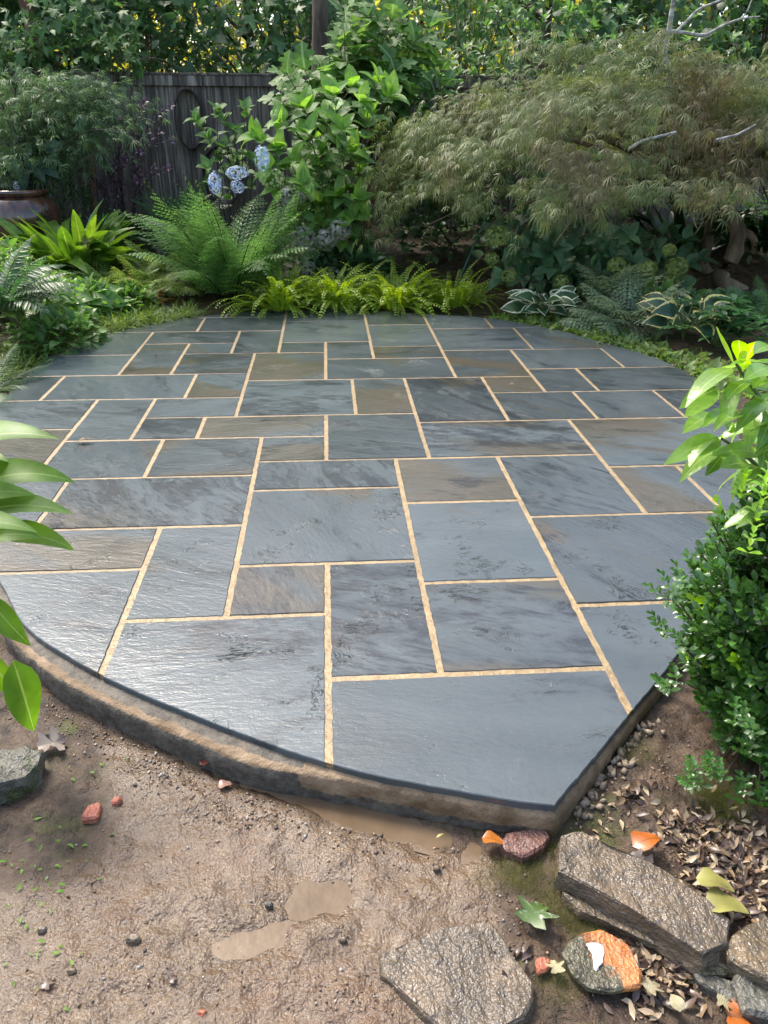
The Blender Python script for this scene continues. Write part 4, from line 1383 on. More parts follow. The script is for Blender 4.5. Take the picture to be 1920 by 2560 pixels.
for k, (px, Y, n, lb) in enumerate(((700, 6.36, 100, 'bright yellow green button fern at the left end spilling over the patio edge'), (835, 6.42, 115, 'bright yellow green button fern in the middle at the far patio edge'),
                                    (985, 6.40, 105, 'bright yellow green button fern at the far edge just left of centre right'), (1125, 6.45, 80, 'bright yellow green button fern at the right end near the green stake'))):
    q = at(px, 740, Y)
    fern('button_fern', (q[0], Y, gnd(q[0], Y) + .02), n, .46, lb, L_BUTTON, T_BUTTON, up=(.1, 1.25), jit=.22, group='button ferns along the far patio edge')

# ------------------------------------------------------------------ hydrangeas
tips = px_tips([(640, 345), (700, 305), (760, 270), (830, 235), (880, 215), (905, 250), (945, 205), (975, 240), (820, 290), (770, 330), (700, 370), (860, 320), (920, 300), (740, 400), (800, 380), (880, 380), (670, 420), (830, 440), (760, 460), (900, 430),
                (800, 510), (850, 490), (880, 540), (810, 560), (740, 540), (900, 500), (860, 600), (790, 620), (690, 470), (700, 590)], 7.25, .3)
hy = leafy_shrub('hydrangea', B(830, 7.45), tips, 'large bigleaf hydrangea with fresh green leaves beside the laceleaf maple', 'shrub', L_HYD, T_HYD, .225, 5, .3, 220, WOODY, L_HYDBRIGHT, lift=.5, arch=.3, lean=.2)
for (a, b, r, m, sq, n) in ((655, 395, .078, F_BLUE, (.8, .8, 1.25), 90), (720, 495, .078, F_FADED, (.85, .8, 1.3), 80), (755, 490, .045, F_FADED, (1, 1, 1), 50),
                            (755, 605, .125, F_FADED, (1, .9, 1), 130), (812, 600, .105, F_FADED, (1, .9, .9), 110), (850, 575, .10, F_FADED, (1, .9, .9), 90), (770, 668, .09, F_FADED, (.8, .8, 1.2), 80), (690, 680, .10, F_FADED, (.9, .8, 1.2), 90), (830, 690, .09, F_FADED, (1.3, .8, .8), 80)):
    flower_head(hy, at(a, b, 6.95), r, m, sq, n, lab='clear blue flower head' if m is F_BLUE else 'faded grey green flower head')
tips = px_tips([(545, 275), (500, 310), (560, 300), (520, 345), (615, 275), (590, 330), (650, 340), (560, 370), (600, 400), (520, 420), (640, 400), (575, 440), (490, 300)], 7.7, .15)
h2 = leafy_shrub('hydrangea', B(600, 7.8), tips, 'sparse blue flowered hydrangea in front of the iron hoops', 'shrub', L_HYD, T_HYD, .15, 3, .55, 80, DARKSTEM, lift=.6, arch=.2, lean=.12)
for (a, b, r, m, sq, n) in ((537, 457, .075, F_BLUE, (.8, .8, 1.2), 80), (592, 432, .075, F_BLUE, (1.3, .9, .7), 90), (593, 467, .06, F_BLUE, (1, .9, .9), 70), (682, 448, .085, F_CREAM, (1.2, .9, 1), 110)):
    flower_head(h2, at(a, b, 7.1), r, m, sq, n, lab='cream flower head' if m is F_CREAM else 'blue flower head')
# oakleaf hydrangea
tips = px_tips([(715, 180), (735, 215), (745, 280), (780, 215), (800, 150), (830, 210), (850, 110), (880, 60), (910, 90), (945, 45), (960, 120), (1000, 75), (1040, 100), (1000, 150), (1050, 150), (925, 165), (870, 170), (900, 220), (790, 255), (840, 255), (1080, 60), (980, 40), (1030, 180), (760, 170), (725, 240), (770, 270), (810, 180), (850, 160), (890, 130), (920, 30), (960, 80), (1010, 40), (1060, 100), (900, 190), (820, 280), (700, 250), (860, 30), (990, 170), (940, 200), (870, 260), (1060, 200), (1090, 230), (1110, 170), (1030, 230), (1120, 210), (1000, 210), (1080, 150), (960, 240)], 8.2, .25)
leafy_shrub('oakleaf_hydrangea', B(880, 8.5), tips, 'tall oakleaf hydrangea with big lobed leaves above the fence rail', 'shrub', L_OAK, T_OAK, .27, 4, .6, 150, WOODY, lift=.35, spread=1.1, arch=.15, tipn=1, r0=.011)
# leafy shrub behind maple
tips = px_tips([(1215, 60), (1240, 20), (1290, 30), (1320, 0), (1360, 40), (1200, 120), (1260, 110), (1310, 100), (1340, 90), (1230, 160), (1290, 150), (1330, 140), (1180, 175), (1270, 185), (1360, 110), (1300, 60)], 8.7, .2)
leafy_shrub('leafy_shrub', B(1275, 8.85), tips, 'fresh green leafy shrub rising behind the left shoulder of the maple', 'shrub', L_TREEC, T_TREE, .125, 8, .45, 120, WOODY, lift=.5, arch=.12)
tips = px_tips([(1130, 150), (1160, 120), (1145, 180), (1190, 150), (1100, 190), (1120, 140)], 8.7, .2)
leafy_shrub('leafy_shrub', B(1140, 8.8), tips, 'lower leafy shrub between the oakleaf hydrangea and the fresh green shrub', 'shrub', L_TREEB, T_TREE, .13, 8, .5, 60, WOODY, lift=.5, arch=.12)
tips = px_tips([(1420, 90), (1480, 60), (1530, 90), (1590, 50), (1450, 30), (1550, 20), (1610, 110), (1500, 120), (1720, 90), (1770, 130), (1830, 90), (1700, 150), (1800, 60), (1870, 120), (1640, 60), (1740, 30), (1420, 20), (1890, 50)], 8.9, .25)
leafy_shrub('leafy_shrub', B(1620, 9.05), tips, 'wide mid green shrub behind the crown of the maple', 'shrub', L_TREEC, T_TREE + T_LOBE[:1], .13, 8, .5, 140, WOODY, lift=.4, arch=.12, lean=.5)

# shaded hydrangea below the maple
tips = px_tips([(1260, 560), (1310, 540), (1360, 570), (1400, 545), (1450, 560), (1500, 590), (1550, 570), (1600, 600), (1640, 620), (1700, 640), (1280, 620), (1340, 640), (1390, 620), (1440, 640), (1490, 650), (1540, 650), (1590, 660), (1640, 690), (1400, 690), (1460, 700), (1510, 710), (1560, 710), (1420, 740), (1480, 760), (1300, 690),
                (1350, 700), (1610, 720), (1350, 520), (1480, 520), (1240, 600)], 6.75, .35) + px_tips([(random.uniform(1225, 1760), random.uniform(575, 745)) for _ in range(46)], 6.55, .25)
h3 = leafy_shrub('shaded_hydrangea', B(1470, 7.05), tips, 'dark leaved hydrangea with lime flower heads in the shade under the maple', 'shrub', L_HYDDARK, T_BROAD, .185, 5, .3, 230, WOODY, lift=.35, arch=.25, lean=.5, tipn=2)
for (a, b, r) in ((1242, 590, .095), (1230, 645, .055), (1272, 690, .06), (1403, 705, .07), (1464, 725, .075), (1541, 664, .075), (1621, 673, .075), (1691, 668, .095), (1677, 703, .072), (1612, 735, .085), (1500, 780, .07), (1580, 780, .075), (1673, 625, .06)):
    flower_head(h3, at(a, b, 6.3), r, F_LIME, (1, .9, .85), 90, .22)

# ------------------------------------------------------------------ laceleaf maple
mb = np.array([3.55, 6.75, gnd(3.55, 6.75)])
maple = empty('laceleaf_maple', mb, 'wide bronze green laceleaf maple cascading over the right side of the bed', 'tree')
def dome(C0, RX, ncl, sd):
    a = rng.random(ncl) * 2 * PI
    e = np.arcsin(rng.random(ncl))
    d = np.stack([np.cos(a) * np.cos(e), np.sin(a) * np.cos(e), np.sin(e)], -1)
    d = d[(d[:, 2] > .12) & (d[:, 1] < .75)]
    lump = 1 + .75 * fbm(d[:, 0] * 4.0 + sd, d[:, 2] * 6 + d[:, 1] * 2, 3, 12)
    return C0 + d * np.array(RX) * (lump * rng.uniform(.82, 1.02, len(d)))[:, None], d


c1_, d1_ = dome(np.array([2.25, 7.05, .30]), (2.02, 1.62, 1.56), 640, 3.0)
c2_, d2_ = dome(np.array([4.35, 6.85, .42]), (1.65, 1.50, 1.50), 430, 9.0)
cc = np.concatenate([c1_, c2_]); d = np.concatenate([d1_, d2_]); m_ = len(d)
# hollows in the skirt let the dark beneath show
per = 38
P = np.repeat(cc, per, 0)
out = np.repeat(nrm(d * np.array([1, 1, .35])), per, 0)
al = rng.random((len(P), 1))
P = P + out * (al - .35) * .24 + rng.normal(0, 1, P.shape) * np.array([.10, .09, .045]) - np.array([0, 0, 1.]) * (al ** 2) * .11
D = out * .7 + unit(len(P)) * .55 + np.array([0, 0, -.35]) - np.array([0, 0, .45]) * al
U = np.array([0, 0, 1.]) + out * .5 + unit(len(P)) * .35
k = (P[:, 2] > .90 + .9 * fbm(P[:, 0] * 2.2, P[:, 1] * 1.5, 3, 14) - .22 * sstep(2.2, 1.0, P[:, 0]))
leaves(maple, 'leaf', T_LACE, L_LACE, P[k], D[k], U[k], .098 * rng.uniform(.6, 1.3, k.sum()), 300)
tr1 = [at(1850, 740, 6.75), at(1800, 700, 6.72), at(1832, 640, 6.7), at(1845, 580, 6.72), at(1822, 520, 6.8), at(1790, 440, 7.0), at(1740, 330, 7.1)]
tr1[0][2] = mb[2] - .05; tr1 = cr(tr1, 5)
tr2 = [at(1765, 720, 7.3), at(1757, 660, 7.25), at(1770, 600, 7.2), at(1768, 540, 7.2), at(1700, 460, 7.2)]; tr2[0][2] = gnd(3.6, 7.3) - .05; tr2 = cr(tr2, 5)
limbs = [(tr1, .085, .045), (tr2, .06, .03)]
stub = at(1858, 585, 6.72)
limbs.append((bez(tr1[15], stub + np.array([.1, 0, .0]), at(1888, 610, 6.65), 4), .045, .028))
tubes('trunk', limbs, MAPLEBARK, maple, 12, wob=.07)
lim = []
for i in rng.permutation(m_)[:48]:
    q_ = cc[i]
    s = tr1[-1] if q_[0] > 2.9 else tr2[-1]
    q = cc[i]
    lim.append((bez(s, np.array([(s[0] + q[0]) / 2 + rng.normal(0, .15), (s[1] + q[1]) / 2 + rng.normal(0, .15), max(s[2], q[2]) + rng.uniform(0, .3)]), q, 8), .020, .004))
tubes('limb', lim, MAPLEBARK, maple, 5)
tubes('pale_twig', [([at(1570, 374, 5.75), at(1605, 352, 5.75), at(1640, 343, 5.75), at(1690, 330, 5.8)], .012, .008), ([at(1790, 350, 5.8), at(1840, 338, 5.8), at(1890, 312, 5.85)], .010, .006)], DEADWOOD, maple, 6)
# lichened dead branch standing out of the crown
db = empty('dead_branch', at(1636, 185, 7.6), 'bare grey dead branch with white lichen rising out of the maple crown', 'branch')
Yd = 7.55
tubes('branch', [(cr([at(a_, b_, Yd) for a_, b_ in ((1638, 190), (1655, 150), (1668, 100), (1676, 50), (1686, -10))], 4), .030, .020),
                 (cr([at(a_, b_, Yd) for a_, b_ in ((1675, 78), (1710, 82), (1760, 88), (1800, 68), (1850, 48), (1900, 42))], 4), .017, .007),
                 (cr([at(a_, b_, Yd) for a_, b_ in ((1692, 78), (1720, 50), (1750, 22), (1815, -4))], 4), .014, .007),
                 (cr([at(a_, b_, Yd) for a_, b_ in ((1852, 47), (1868, 28), (1882, -8))], 3), .009, .005),
                 (cr([at(a_, b_, Yd) for a_, b_ in ((1590, 118), (1625, 115), (1655, 128), (1672, 160), (1690, 188))], 4), .017, .022)], DEADWOOD, db, 8, wob=.08)

# ------------------------------------------------------------------ stakes, post
STAKE = plain('green_stake', (.03, .105, .075), .45, (.05, .14, .10), 20)
for (a0, b0, a1, b1, Y, lb) in ((1160, 672, 1222, 530, 7.0, 'left dark green plastic plant stake leaning right under the maple'), (1484, 660, 1408, 492, 6.9, 'right dark green plant stake leaning left among the shaded leaves')):
    q0, q1 = at(a0, b0, Y), at(a1, b1, Y + .1)
    q0 = q0 + (q0 - q1) * ((q0[2] - gnd(q0[0], Y) + .03) / (q1[2] - q0[2]))
    st = empty('plant_stake', q0, lb, 'stake', 'green plant stakes')
    ln = np.array([q0 + (q1 - q0) * k / 12 for k in range(13)])
    tubes('rod', [(ln, .011, .011)], STAKE, st, 8)
q = at(1303, 690, 6.75); qt = at(1306, 612, 6.75)
post = empty('wooden_post', (q[0], 6.75, gnd(q[0], 6.75)), 'short weathered wooden post behind the white edged hosta', 'post')
tubes('shaft', [(np.array([[q[0] - .01, 6.75, gnd(q[0], 6.75) - .05], [q[0], 6.75, .2], [q[0] + .005, 6.75, qt[2] - .06], [q[0] + .005, 6.75, qt[2] - .03]]), .062, .052)], plain('post_wood', (.06, .05, .04), .8, (.14, .12, .10), 12, .6, .01, 30, .3, (1, 1, .2)), post, 14, wob=.03)
tubes('knob', [(np.array([[q[0] + .005, 6.75, qt[2] - .035], [q[0] + .005, 6.75, qt[2] - .01], [q[0] + .005, 6.75, qt[2] + .012], [q[0] + .005, 6.75, qt[2] + .02]]), .058, .03)], plain('post_knob', (.10, .09, .075), .75, (.2, .17, .14), 15, .4, .006), post, 14)
q0 = at(1296, 700, 6.6)
tw = empty('dry_flower_stalk', (q0[0], 6.6, gnd(q0[0], 6.6)), 'thin dry flower stalk beside the wooden post', 'plant')
tubes('stalk', [(cr([q0, at(1288, 620, 6.6), at(1292, 575, 6.6), at(1308, 545, 6.6), at(1322, 530, 6.6)], 4), .005, .003)], DEADWOOD, tw, 5)

# ------------------------------------------------------------------ hostas, whorled plant, low bed plants


def hosta(base, n, L, label, mat, el=(.15, .9), pet=.12, az=(0, 2 * PI), name='hosta', tms=T_HOSTA):
    root = empty(name, base, label, 'plant')
    P, D, U, S, st = [], [], [], [], []
    for i in range(n):
        a = az[0] + (az[1] - az[0]) * (i + random.random() * .8) / n; e = random.uniform(*el)
        hd = np.array([math.cos(a), math.sin(a), 0])
        p = np.array(base) + hd * pet * random.uniform(.5, 1.2) + np.array([0, 0, pet * (.35 + 1.1 * math.sin(e))])
        st.append((bez(base, np.array(base) + hd * .02 + np.array([0, 0, pet * .8]), p, 5), .004, .003))
        P.append(p); D.append(hd * math.cos(e * .6) + np.array([0, 0, math.sin(e * .5)])); U.append(np.array([0, -.85, 1.]) - hd * .2 + rng.normal(0, .2, 3)); S.append(L * random.uniform(.75, 1.1))
    tubes('stem', st, GREENSTEM, root, 5)
    leaves(root, 'leaf', tms, mat, P, D, U, S, n)
    return root


q = onground(1325, 775); hosta((q[0], 5.95, gnd(q[0], 5.95)), 30, .19, 'white edged hosta on the far right rim of the patio', L_HOSTAW, el=(.3, 1.3))
q = at(1715, 850, 5.2); hosta((q[0], 5.25, gnd(q[0], 5.25)), 24, .21, 'yellow edged hosta in the right bed', L_HOSTAY, el=(.3, 1.25), pet=.17)
q = at(1805, 850, 5.0)
root = empty('whorled_plant', (q[0], 5.05, gnd(q[0], 5.05)), 'dark glossy whorled leaf plant right of the yellow edged hosta', 'plant')
P, D, U, S, st = [], [], [], [], []
for k in range(26):
    c = np.array(root.location) + np.array([rng.normal(0, .17), rng.normal(0, .14), random.uniform(.10, .30)])
    st.append((bez(root.location, (np.array(root.location) + c) / 2 + np.array([0, 0, .04]), c, 4), .004, .003))
    a0 = random.random() * 6
    for j in range(8):
        a = a0 + j * .785
        P.append(c); D.append((math.cos(a), math.sin(a), random.uniform(-.15, .45))); U.append((0, 0, 1)); S.append(.115 * random.uniform(.7, 1.15))
tubes('stem', st, GREENSTEM, root, 4)
leaves(root, 'leaf', T_OBOV, L_PACHY, P, D, U, S, 150)
q = at(1635, 760, 5.9)
leafy_shrub('young_plant', (q[0], 5.9, gnd(q[0], 5.9)), [at(1632, 715, 5.85), at(1665, 720, 5.85), at(1610, 740, 5.85), at(1640, 740, 5.8)], 'small plant with rounded pale leaves behind the yellow edged hosta', 'plant', L_TREEC, T_SMALL, .10, 3, .5, 60, GREENSTEM, lift=.3)
for px, py, lb in ((1410, 800, 'little yellow green perennial at the patio rim left of the painted fern'), (1470, 810, 'little yellow green perennial with a thick stem beside the painted fern')):
    q = onground(px, py)
    strap_clump('small_perennial', (q[0], q[1], gnd(q[0], q[1])), 22, .17, lb, L_LILY, el=(.3, 1.2), jit=.05, tms=T_LANCE)

# left bed broad leaves
hs = ((60, 720, 6.0, 18, .29, 'green hosta at the left edge behind the arching fern'), (170, 700, 6.1, 22, .27, 'glossy green hosta in the middle of the left bed'), (120, 760, 5.75, 20, .24, 'low green hosta nearer the patio in the left bed'), (30, 640, 6.7, 12, .30, 'pale green hosta at the far left below the pot'))
for px, py, Y, n, L, lb in hs:
    q = at(px, py, Y); hosta((q[0], Y, gnd(q[0], Y) + .05), n, L, lb, L_LOW, pet=.14)
for px, Y, rx, ry, h, lb, n in ((210, 6.2, .38, .28, .26, 'leafy ground plant left of the orange fern', 420), (330, 6.45, .20, .2, .18, 'small leafy ground plant beneath the orange fern', 200), (60, 5.6, .45, .4, .42, 'leafy shrub at the left edge of the bed', 520), (120, 5.25, .3, .3, .22, 'low dark leafy plant by the left patio rim', 300),
                                (-10, 6.3, .5, .5, .55, 'leafy bush at the far left beside the hostas', 520)):
    q = at(px, 740, Y); mound('leafy_plant', q[0], Y, rx, ry, h, lb, L_LOW if Y > 5.4 else L_TREEB, T_SMALL + T_BROAD, .085, n, 80, 'plant', up=1.2)
# dark ground cover filling the beds
for (x, y, rx, ry, h, lb) in ((1.9, 8.0, 1.1, .4, .95, 'dark shrub in the deep shade behind the shaded hydrangea'), (-2.75, 4.1, .55, .8, .30, 'low dark ground cover left of the patio'), (2.9, 8.3, 1.3, .4, .9, 'dark shrub in the deep shade behind the maple trunk'), (.2, 7.2, .5, .3, .3, 'low dark plant behind the button ferns'), (1.2, 7.9, .6, .3, .6, 'dark leafy shrub in the shade left of the stakes'), (4.6, 7.6, .8, .5, .7, 'dark shrub at the right end under the maple'), (3.1, 5.9, .5, .35, .16, 'low ground cover behind the whorled plant'), (-.1, 7.6, .55, .35, .55, 'leafy shrub low behind the faded hydrangea heads')):
    mound('ground_cover', x, y, rx, ry, h, lb, L_TREEA, T_SMALL + T_BROAD, .10, 520, 40, 'plant')

# ------------------------------------------------------------------ grass, moss, small ground plants


def tufts(name, label, pts, mat, L, tms, per=7, cat='grass', spread=.02, lie=.5, kind='stuff', U0=(0, 0, 1.)):
    n = len(pts) * per
    P = np.repeat(np.asarray(pts), per, 0) + np.stack([rng.normal(0, spread, n), rng.normal(0, spread, n), np.zeros(n)], -1)
    P[:, 2] = terrain(P[:, 0], P[:, 1]) - .002
    D = unit(n) * np.array([lie, lie, .15]) + np.array([0, 0, .7]); U = unit(n) * .6 + np.array(U0)
    root = empty(name, (0, 0, 0)); ob = leaves(root, 'blade', tms, mat, P, D, U, L * rng.uniform(.5, 1.25, n), 0, name)
    ob.parent = None; bpy.data.objects.remove(root)
    ob.name = name
    tag(ob, label, cat); ob['kind'] = kind
    return ob


def band(t0, t1, n, lo, hi):
    """points just outside the patio rim, by distance along it"""
    i = (rng.uniform(t0, t1, n) * len(RIM)).astype(int) % len(RIM)
    q = RIM[i] + nout[i] * rng.uniform(lo, hi, n)[:, None]
    return np.concatenate([q, np.zeros((n, 1))], 1)


rim_y = RIM[:, 1]; rim_x = RIM[:, 0]
def rimsel(cond, n, lo, hi, pw=1.):
    ids = np.nonzero(cond)[0]
    i = ids[rng.integers(0, len(ids), n)]
    q = RIM[i] + nout[i] * (lo + (hi - lo) * rng.random(n) ** pw)[:, None]
    return np.concatenate([q, np.zeros((n, 1))], 1)


tufts('grass', 'fine grass and sedge along the back left patio rim', rimsel((rim_x < -1.0) & (rim_y > 5.0), 420, .03, .35), L_GRASS, .13, T_BLADE, 8, spread=.03, lie=.8)
tufts('moss', 'moss carpet on the bed edge behind the patio', rimsel((rim_y > 5.5) & (rim_x < -.5), 900, .02, .40), L_MOSS, .028, T_NEEDLE, 6, 'moss', .02, .9)
tufts('moss_carpet', 'mossy ground between the patio and the right bed', rimsel((rim_x > 1.3) & (rim_y > 3.9), 1800, .02, .55), L_MOSS, .026, T_NEEDLE, 6, 'moss', .02, .9)
tufts('lilyturf', 'striped lilyturf and small creeping leaves on the right rim of the patio', rimsel((rim_x > 1.35) & (rim_y > 4.1), 210, .03, .42), L_LILY, .075, T_BLADE + T_SMALL, 6, 'grass', .03, .9)
tufts('clover', 'tiny bright creeping leaves along the right patio rim', rimsel((rim_x > 1.2) & (rim_y > 4.0), 260, .015, .30), L_HYDBRIGHT, .03, T_SMALL, 5, 'ground cover', .03, .9)
tufts('grass_edge', 'thin grass blades along the left patio rim', rimsel((rim_x < -1.55) & (rim_y > 4.2) & (rim_y < 5.6), 160, .02, .3), L_GRASS, .14, T_BLADE, 6, spread=.03, lie=.9)


def pxpts(lst, n, s):
    o = []
    for (a, b, r, wt) in lst:
        for k in range(int(n * wt)):
            th = random.random() * 6.28; rr = r * random.random() ** .5
            p = onz(a + rr * math.cos(th), b + rr * math.sin(th) * .8, -.08); o.append((p[0], p[1], 0))
    return np.array(o)


tufts('moss_patch', 'bright green moss around the stacked stones', pxpts([(1340, 2190, 60, 1.), (1400, 2250, 50, .8), (1290, 2160, 60, .7), (1440, 2290, 40, .6), (1395, 2120, 25, .5), (1240, 2180, 55, .4), (1390, 2460, 70, .5), (1480, 2300, 30, .3)], 420, 1), L_MOSS, .020, T_NEEDLE, 8, 'moss', .008, .9)
tufts('moss_tuft', 'tufted moss below the glossy shrub', pxpts([(1800, 2030, 55, 1.), (1760, 1990, 40, .6), (1590, 1900, 35, .3), (1830, 1990, 60, .5), (1850, 1900, 50, .3)], 420, 1), L_MOSS, .034, T_NEEDLE, 5, 'moss', .014, .9)
tufts('dark_moss', 'dark moss on the soil in the left foreground', pxpts([(190, 1890, 90, 1.), (260, 1870, 60, .6), (60, 1780, 60, .5), (330, 1910, 40, .4), (130, 2010, 60, .5), (30, 2080, 60, .4)], 300, 1), L_MOSS, .010, T_NEEDLE, 4, 'moss', .008, .8)

# ------------------------------------------------------------------ right foreground shrubs
def lam(px, py, Y): return at(px, py, Y)


rb = np.array([1.12, 1.62, -.04])
rh = empty('rhododendron', rb, 'light green long leaved shrub at the right edge in front of the patio', 'shrub')
stems = []
def whorl(c, ax, n, L, el, az0=0., r=.3):
    P, D, U, S = [], [], [], []
    ax = nrm(ax); s1 = nrm(np.cross(ax, [.2, .9, .1])); s2 = np.cross(ax, s1)
    for i in range(n):
        a = az0 + 2 * PI * (i + r * random.random()) / n; e = random.uniform(*el)
        d = (math.cos(a) * s1 + math.sin(a) * s2) * math.cos(e) + ax * math.sin(e)
        P.append(np.array(c) + d * .008 - ax * random.uniform(0, .03)); D.append(d); U.append(ax + np.array([0, 0, .6]) + rng.normal(0, .15, 3)); S.append(L * random.uniform(.75, 1.1))
    return P, D, U, S


W_ = []; WY = []
def rz(x, y): return 1600 + x / 4.61, 820 + y / 4.61
def span(lst, Y0, Y1, wid=1.04):
    P, D, U, S = [], [], [], []
    for a_, b_, c_, d_ in lst:
        yy = random.uniform(-.05, .05)
        p0, p1 = lam(*rz(a_, b_), Y0 + yy), lam(*rz(c_, d_), Y1 + yy)
        dv = p1 - p0; L = np.linalg.norm(dv)
        P.append(p0); D.append(nrm(dv) + np.array([0, 0, .30])); U.append(np.array([-.25, -.55, 1.]) + rng.normal(0, .25, 3)); S.append(L * wid * 1.06)
    return P, D, U, S
W_.append(span([(1070, 470, 575, 860), (1190, 610, 870, 1050), (880, 710, 520, 1030), (890, 720, 575, 1110), (1150, 590, 700, 700), (840, 990, 530, 1295), (1130, 940, 740, 1230), (940, 1275, 500, 1400), (930, 1290, 475, 1565), (900, 1420, 545, 1670),
                (1050, 1360, 800, 1760), (1320, 880, 1240, 1370), (1400, 830, 1090, 800), (1500, 450, 1225, 700), (1490, 790, 1300, 1080), (1500, 1050, 1305, 1220), (1520, 210, 1320, 390), (1250, 1560, 960, 1720), (1480, 1150, 1390, 1610), (1340, 1460, 1080, 1480),
                (1230, 620, 1000, 900), (1400, 840, 1180, 1180), (1350, 1600, 1180, 1850), (1180, 1000, 900, 1150), (1480, 620, 1260, 760), (1420, 850, 1600, 1150), (1560, 900, 1420, 1330), (1300, 700, 1480, 560), (1340, 1590, 1560, 1750)], 1.53, 1.45))
tipsR = [((1960, 880, 1.6), 1.), ((1950, 1100, 1.6), 1.), ((2010, 1000, 1.5), 1.), ((2030, 1120, 1.6), 1.), ((1990, 1230, 1.5), 1.), ((2080, 930, 1.7), 1.)]
stems.append((cr([rb, lam(1950, 1120, 1.56), lam(*rz(1475, 900), 1.53), lam(*rz(1400, 830), 1.53), lam(*rz(1230, 600), 1.53), lam(*rz(1115, 420), 1.52)], 5), .009, .0035))
stems.append((cr([rb, lam(1930, 1230, 1.55), lam(*rz(1350, 1600), 1.53), lam(*rz(1130, 1400), 1.53), lam(*rz(940, 1275), 1.52)], 5), .007, .003))
for (a, b, Y), s_k in tipsR:
    q = lam(a, b, Y)
    st = rb + np.array([rng.normal(0, .04), rng.normal(0, .05), 0])
    ln = bez(st, (st[0] * .45 + q[0] * .55, st[1] * .5 + q[1] * .5, q[2] * .45 + st[2] * .2 + .1), q, 9)
    stems.append((ln, .008, .0045))
    ax = nrm(ln[-1] - ln[-2])
    W_.append(whorl(q - ax * .02, ax + np.array([-.1, 0, .3]), 8, .165 * s_k, (-.35, .35), random.random() * 6))
    W_.append(whorl(ln[-2], ax, 4, .145 * s_k, (-.1, .5), random.random() * 6))
WY.append(span([(1090, 430, 760, 190), (1150, 430, 1130, 180), (1200, 430, 1320, 185), (1120, 420, 1250, 330), (940, 1275, 1120, 1170), (1180, 500, 1210, 400)], 1.52, 1.48))
tubes('stem', stems, GREENSTEM, rh, 7)
leaves(rh, 'leaf', T_RHODO, L_RHODO, *cat4(W_), nparts=300)
leaves(rh, 'young_leaf', [leaf_t(.42, 7, prof_obov, .25, d) for d in (-.2, .3)], L_RHODOY, *cat4(WY), nparts=40)

bb = np.array([1.13, 1.50, -.05])
bx = empty('boxwood', bb, 'dense dark glossy evergreen shrub at the right beside the patio edge', 'shrub')
n = 1900
dd = unit(n); dd[:, 2] = np.abs(dd[:, 2]) * 1.0
P, D, U, S = [], [], [], []; Py, Dy, Uy, Sy = [], [], [], []
stems = []
cb = np.array([1.225, 1.42, .30])
for i in range(n):
    v = unit(1)[0]
    lump = 1 + .45 * float(fbm(np.array([v[0] * 2.2 + 4]), np.array([v[2] * 2.2 + v[1]]), 3, 31)[0])
    tip = cb + v * np.array([.44, .36, .44]) * lump * random.uniform(.78, 1.0)
    if tip[2] < -.02: continue
    if tip[1] + .0 < 1.05: continue
    out = nrm(v * np.array([1, 1, .5]) + np.array([0, 0, .75]) + rng.normal(0, .25, 3))
    st = tip - out * .13
    if i % 2 == 0: stems.append((bez(bb + np.array([rng.normal(0, .05), rng.normal(0, .05), 0]), (bb + st) / 2 + np.array([0, 0, .05]), tip, 6), .006, .0018))
    s1 = nrm(np.cross(out, [.3, .5, .2])); s2 = np.cross(out, s1)
    young = (i % 40 == 7)
    for k in range(8):
        tt = (k + .5) / 8
        for e in (0, PI):
            a = k * PI / 2 + e + rng.normal(0, .15)
            d = (math.cos(a) * s1 + math.sin(a) * s2) * (1.0 - .55 * tt) + out * (.35 + .8 * tt)
            L = .041 * (1 - .35 * tt) * random.uniform(.8, 1.15)
            (Py if young and tt > .45 else P).append(st + out * .13 * tt); (Dy if young and tt > .45 else D).append(d); (Uy if young and tt > .45 else U).append(out + np.array([0, 0, .2])); (Sy if young and tt > .45 else S).append(L)
def sprig(q, out, L, m=9, leaf=.026):
    out = nrm(out); s1 = nrm(np.cross(out, [.3, .5, .2])); s2 = np.cross(out, s1); R4 = ([], [], [], [])
    for k in range(m):
        tt = (k + .5) / m
        for e in (0, PI):
            a = k * PI / 2 + e
            R4[0].append(np.array(q) + out * L * tt); R4[1].append((math.cos(a) * s1 + math.sin(a) * s2) * (1.1 - .6 * tt) + out * (.3 + .8 * tt)); R4[2].append(out); R4[3].append(leaf * (1 - .35 * tt) * random.uniform(.85, 1.1))
    return R4
for (a, b, Y, L) in ((1868, 1390, 1.22, .16), (1850, 1240, 1.3, .05), (1905, 1240, 1.25, .08)):
    q4 = sprig(lam(a, b, Y), (-.05, -.1, 1), L, 11)
    Py += q4[0]; Dy += q4[1]; Uy += q4[2]; Sy += q4[3]
for (a, b, Y, L, ox) in ((1790, 1960, 1.24, .09, -.5), (1870, 2010, 1.2, .10, .1), (1830, 1890, 1.24, .10, -.2), (1760, 1930, 1.26, .07, -.6), (1900, 1930, 1.2, .12, 0), (1700, 1700, 1.36, .08, -.8), (1690, 1600, 1.42, .09, -.9), (1680, 1480, 1.45, .1, -.9), (1895, 1990, 1.2, .09, .3), (1850, 1830, 1.24, .1, -.2)):
    for r_ in range(3):
        q4 = sprig(lam(a, b, Y) + rng.normal(0, .02, 3), (ox + rng.normal(0, .3), -.2, 1), L, 7)
        P += q4[0]; D += q4[1]; U += q4[2]; S += q4[3]
    stems.append((bez(bb, (bb + lam(a, b, Y)) / 2 - np.array([0, 0, .03]), lam(a, b, Y), 5), .005, .002))
tubes('stem', stems, WOODY, bx, 5)
T_BOX = [leaf_t(.5, 4, prof_obov, .3, d) for d in (-.1, .3, .6)]
leaves(bx, 'leaf', T_BOX, L_BOX, P, D, U, S, 300)
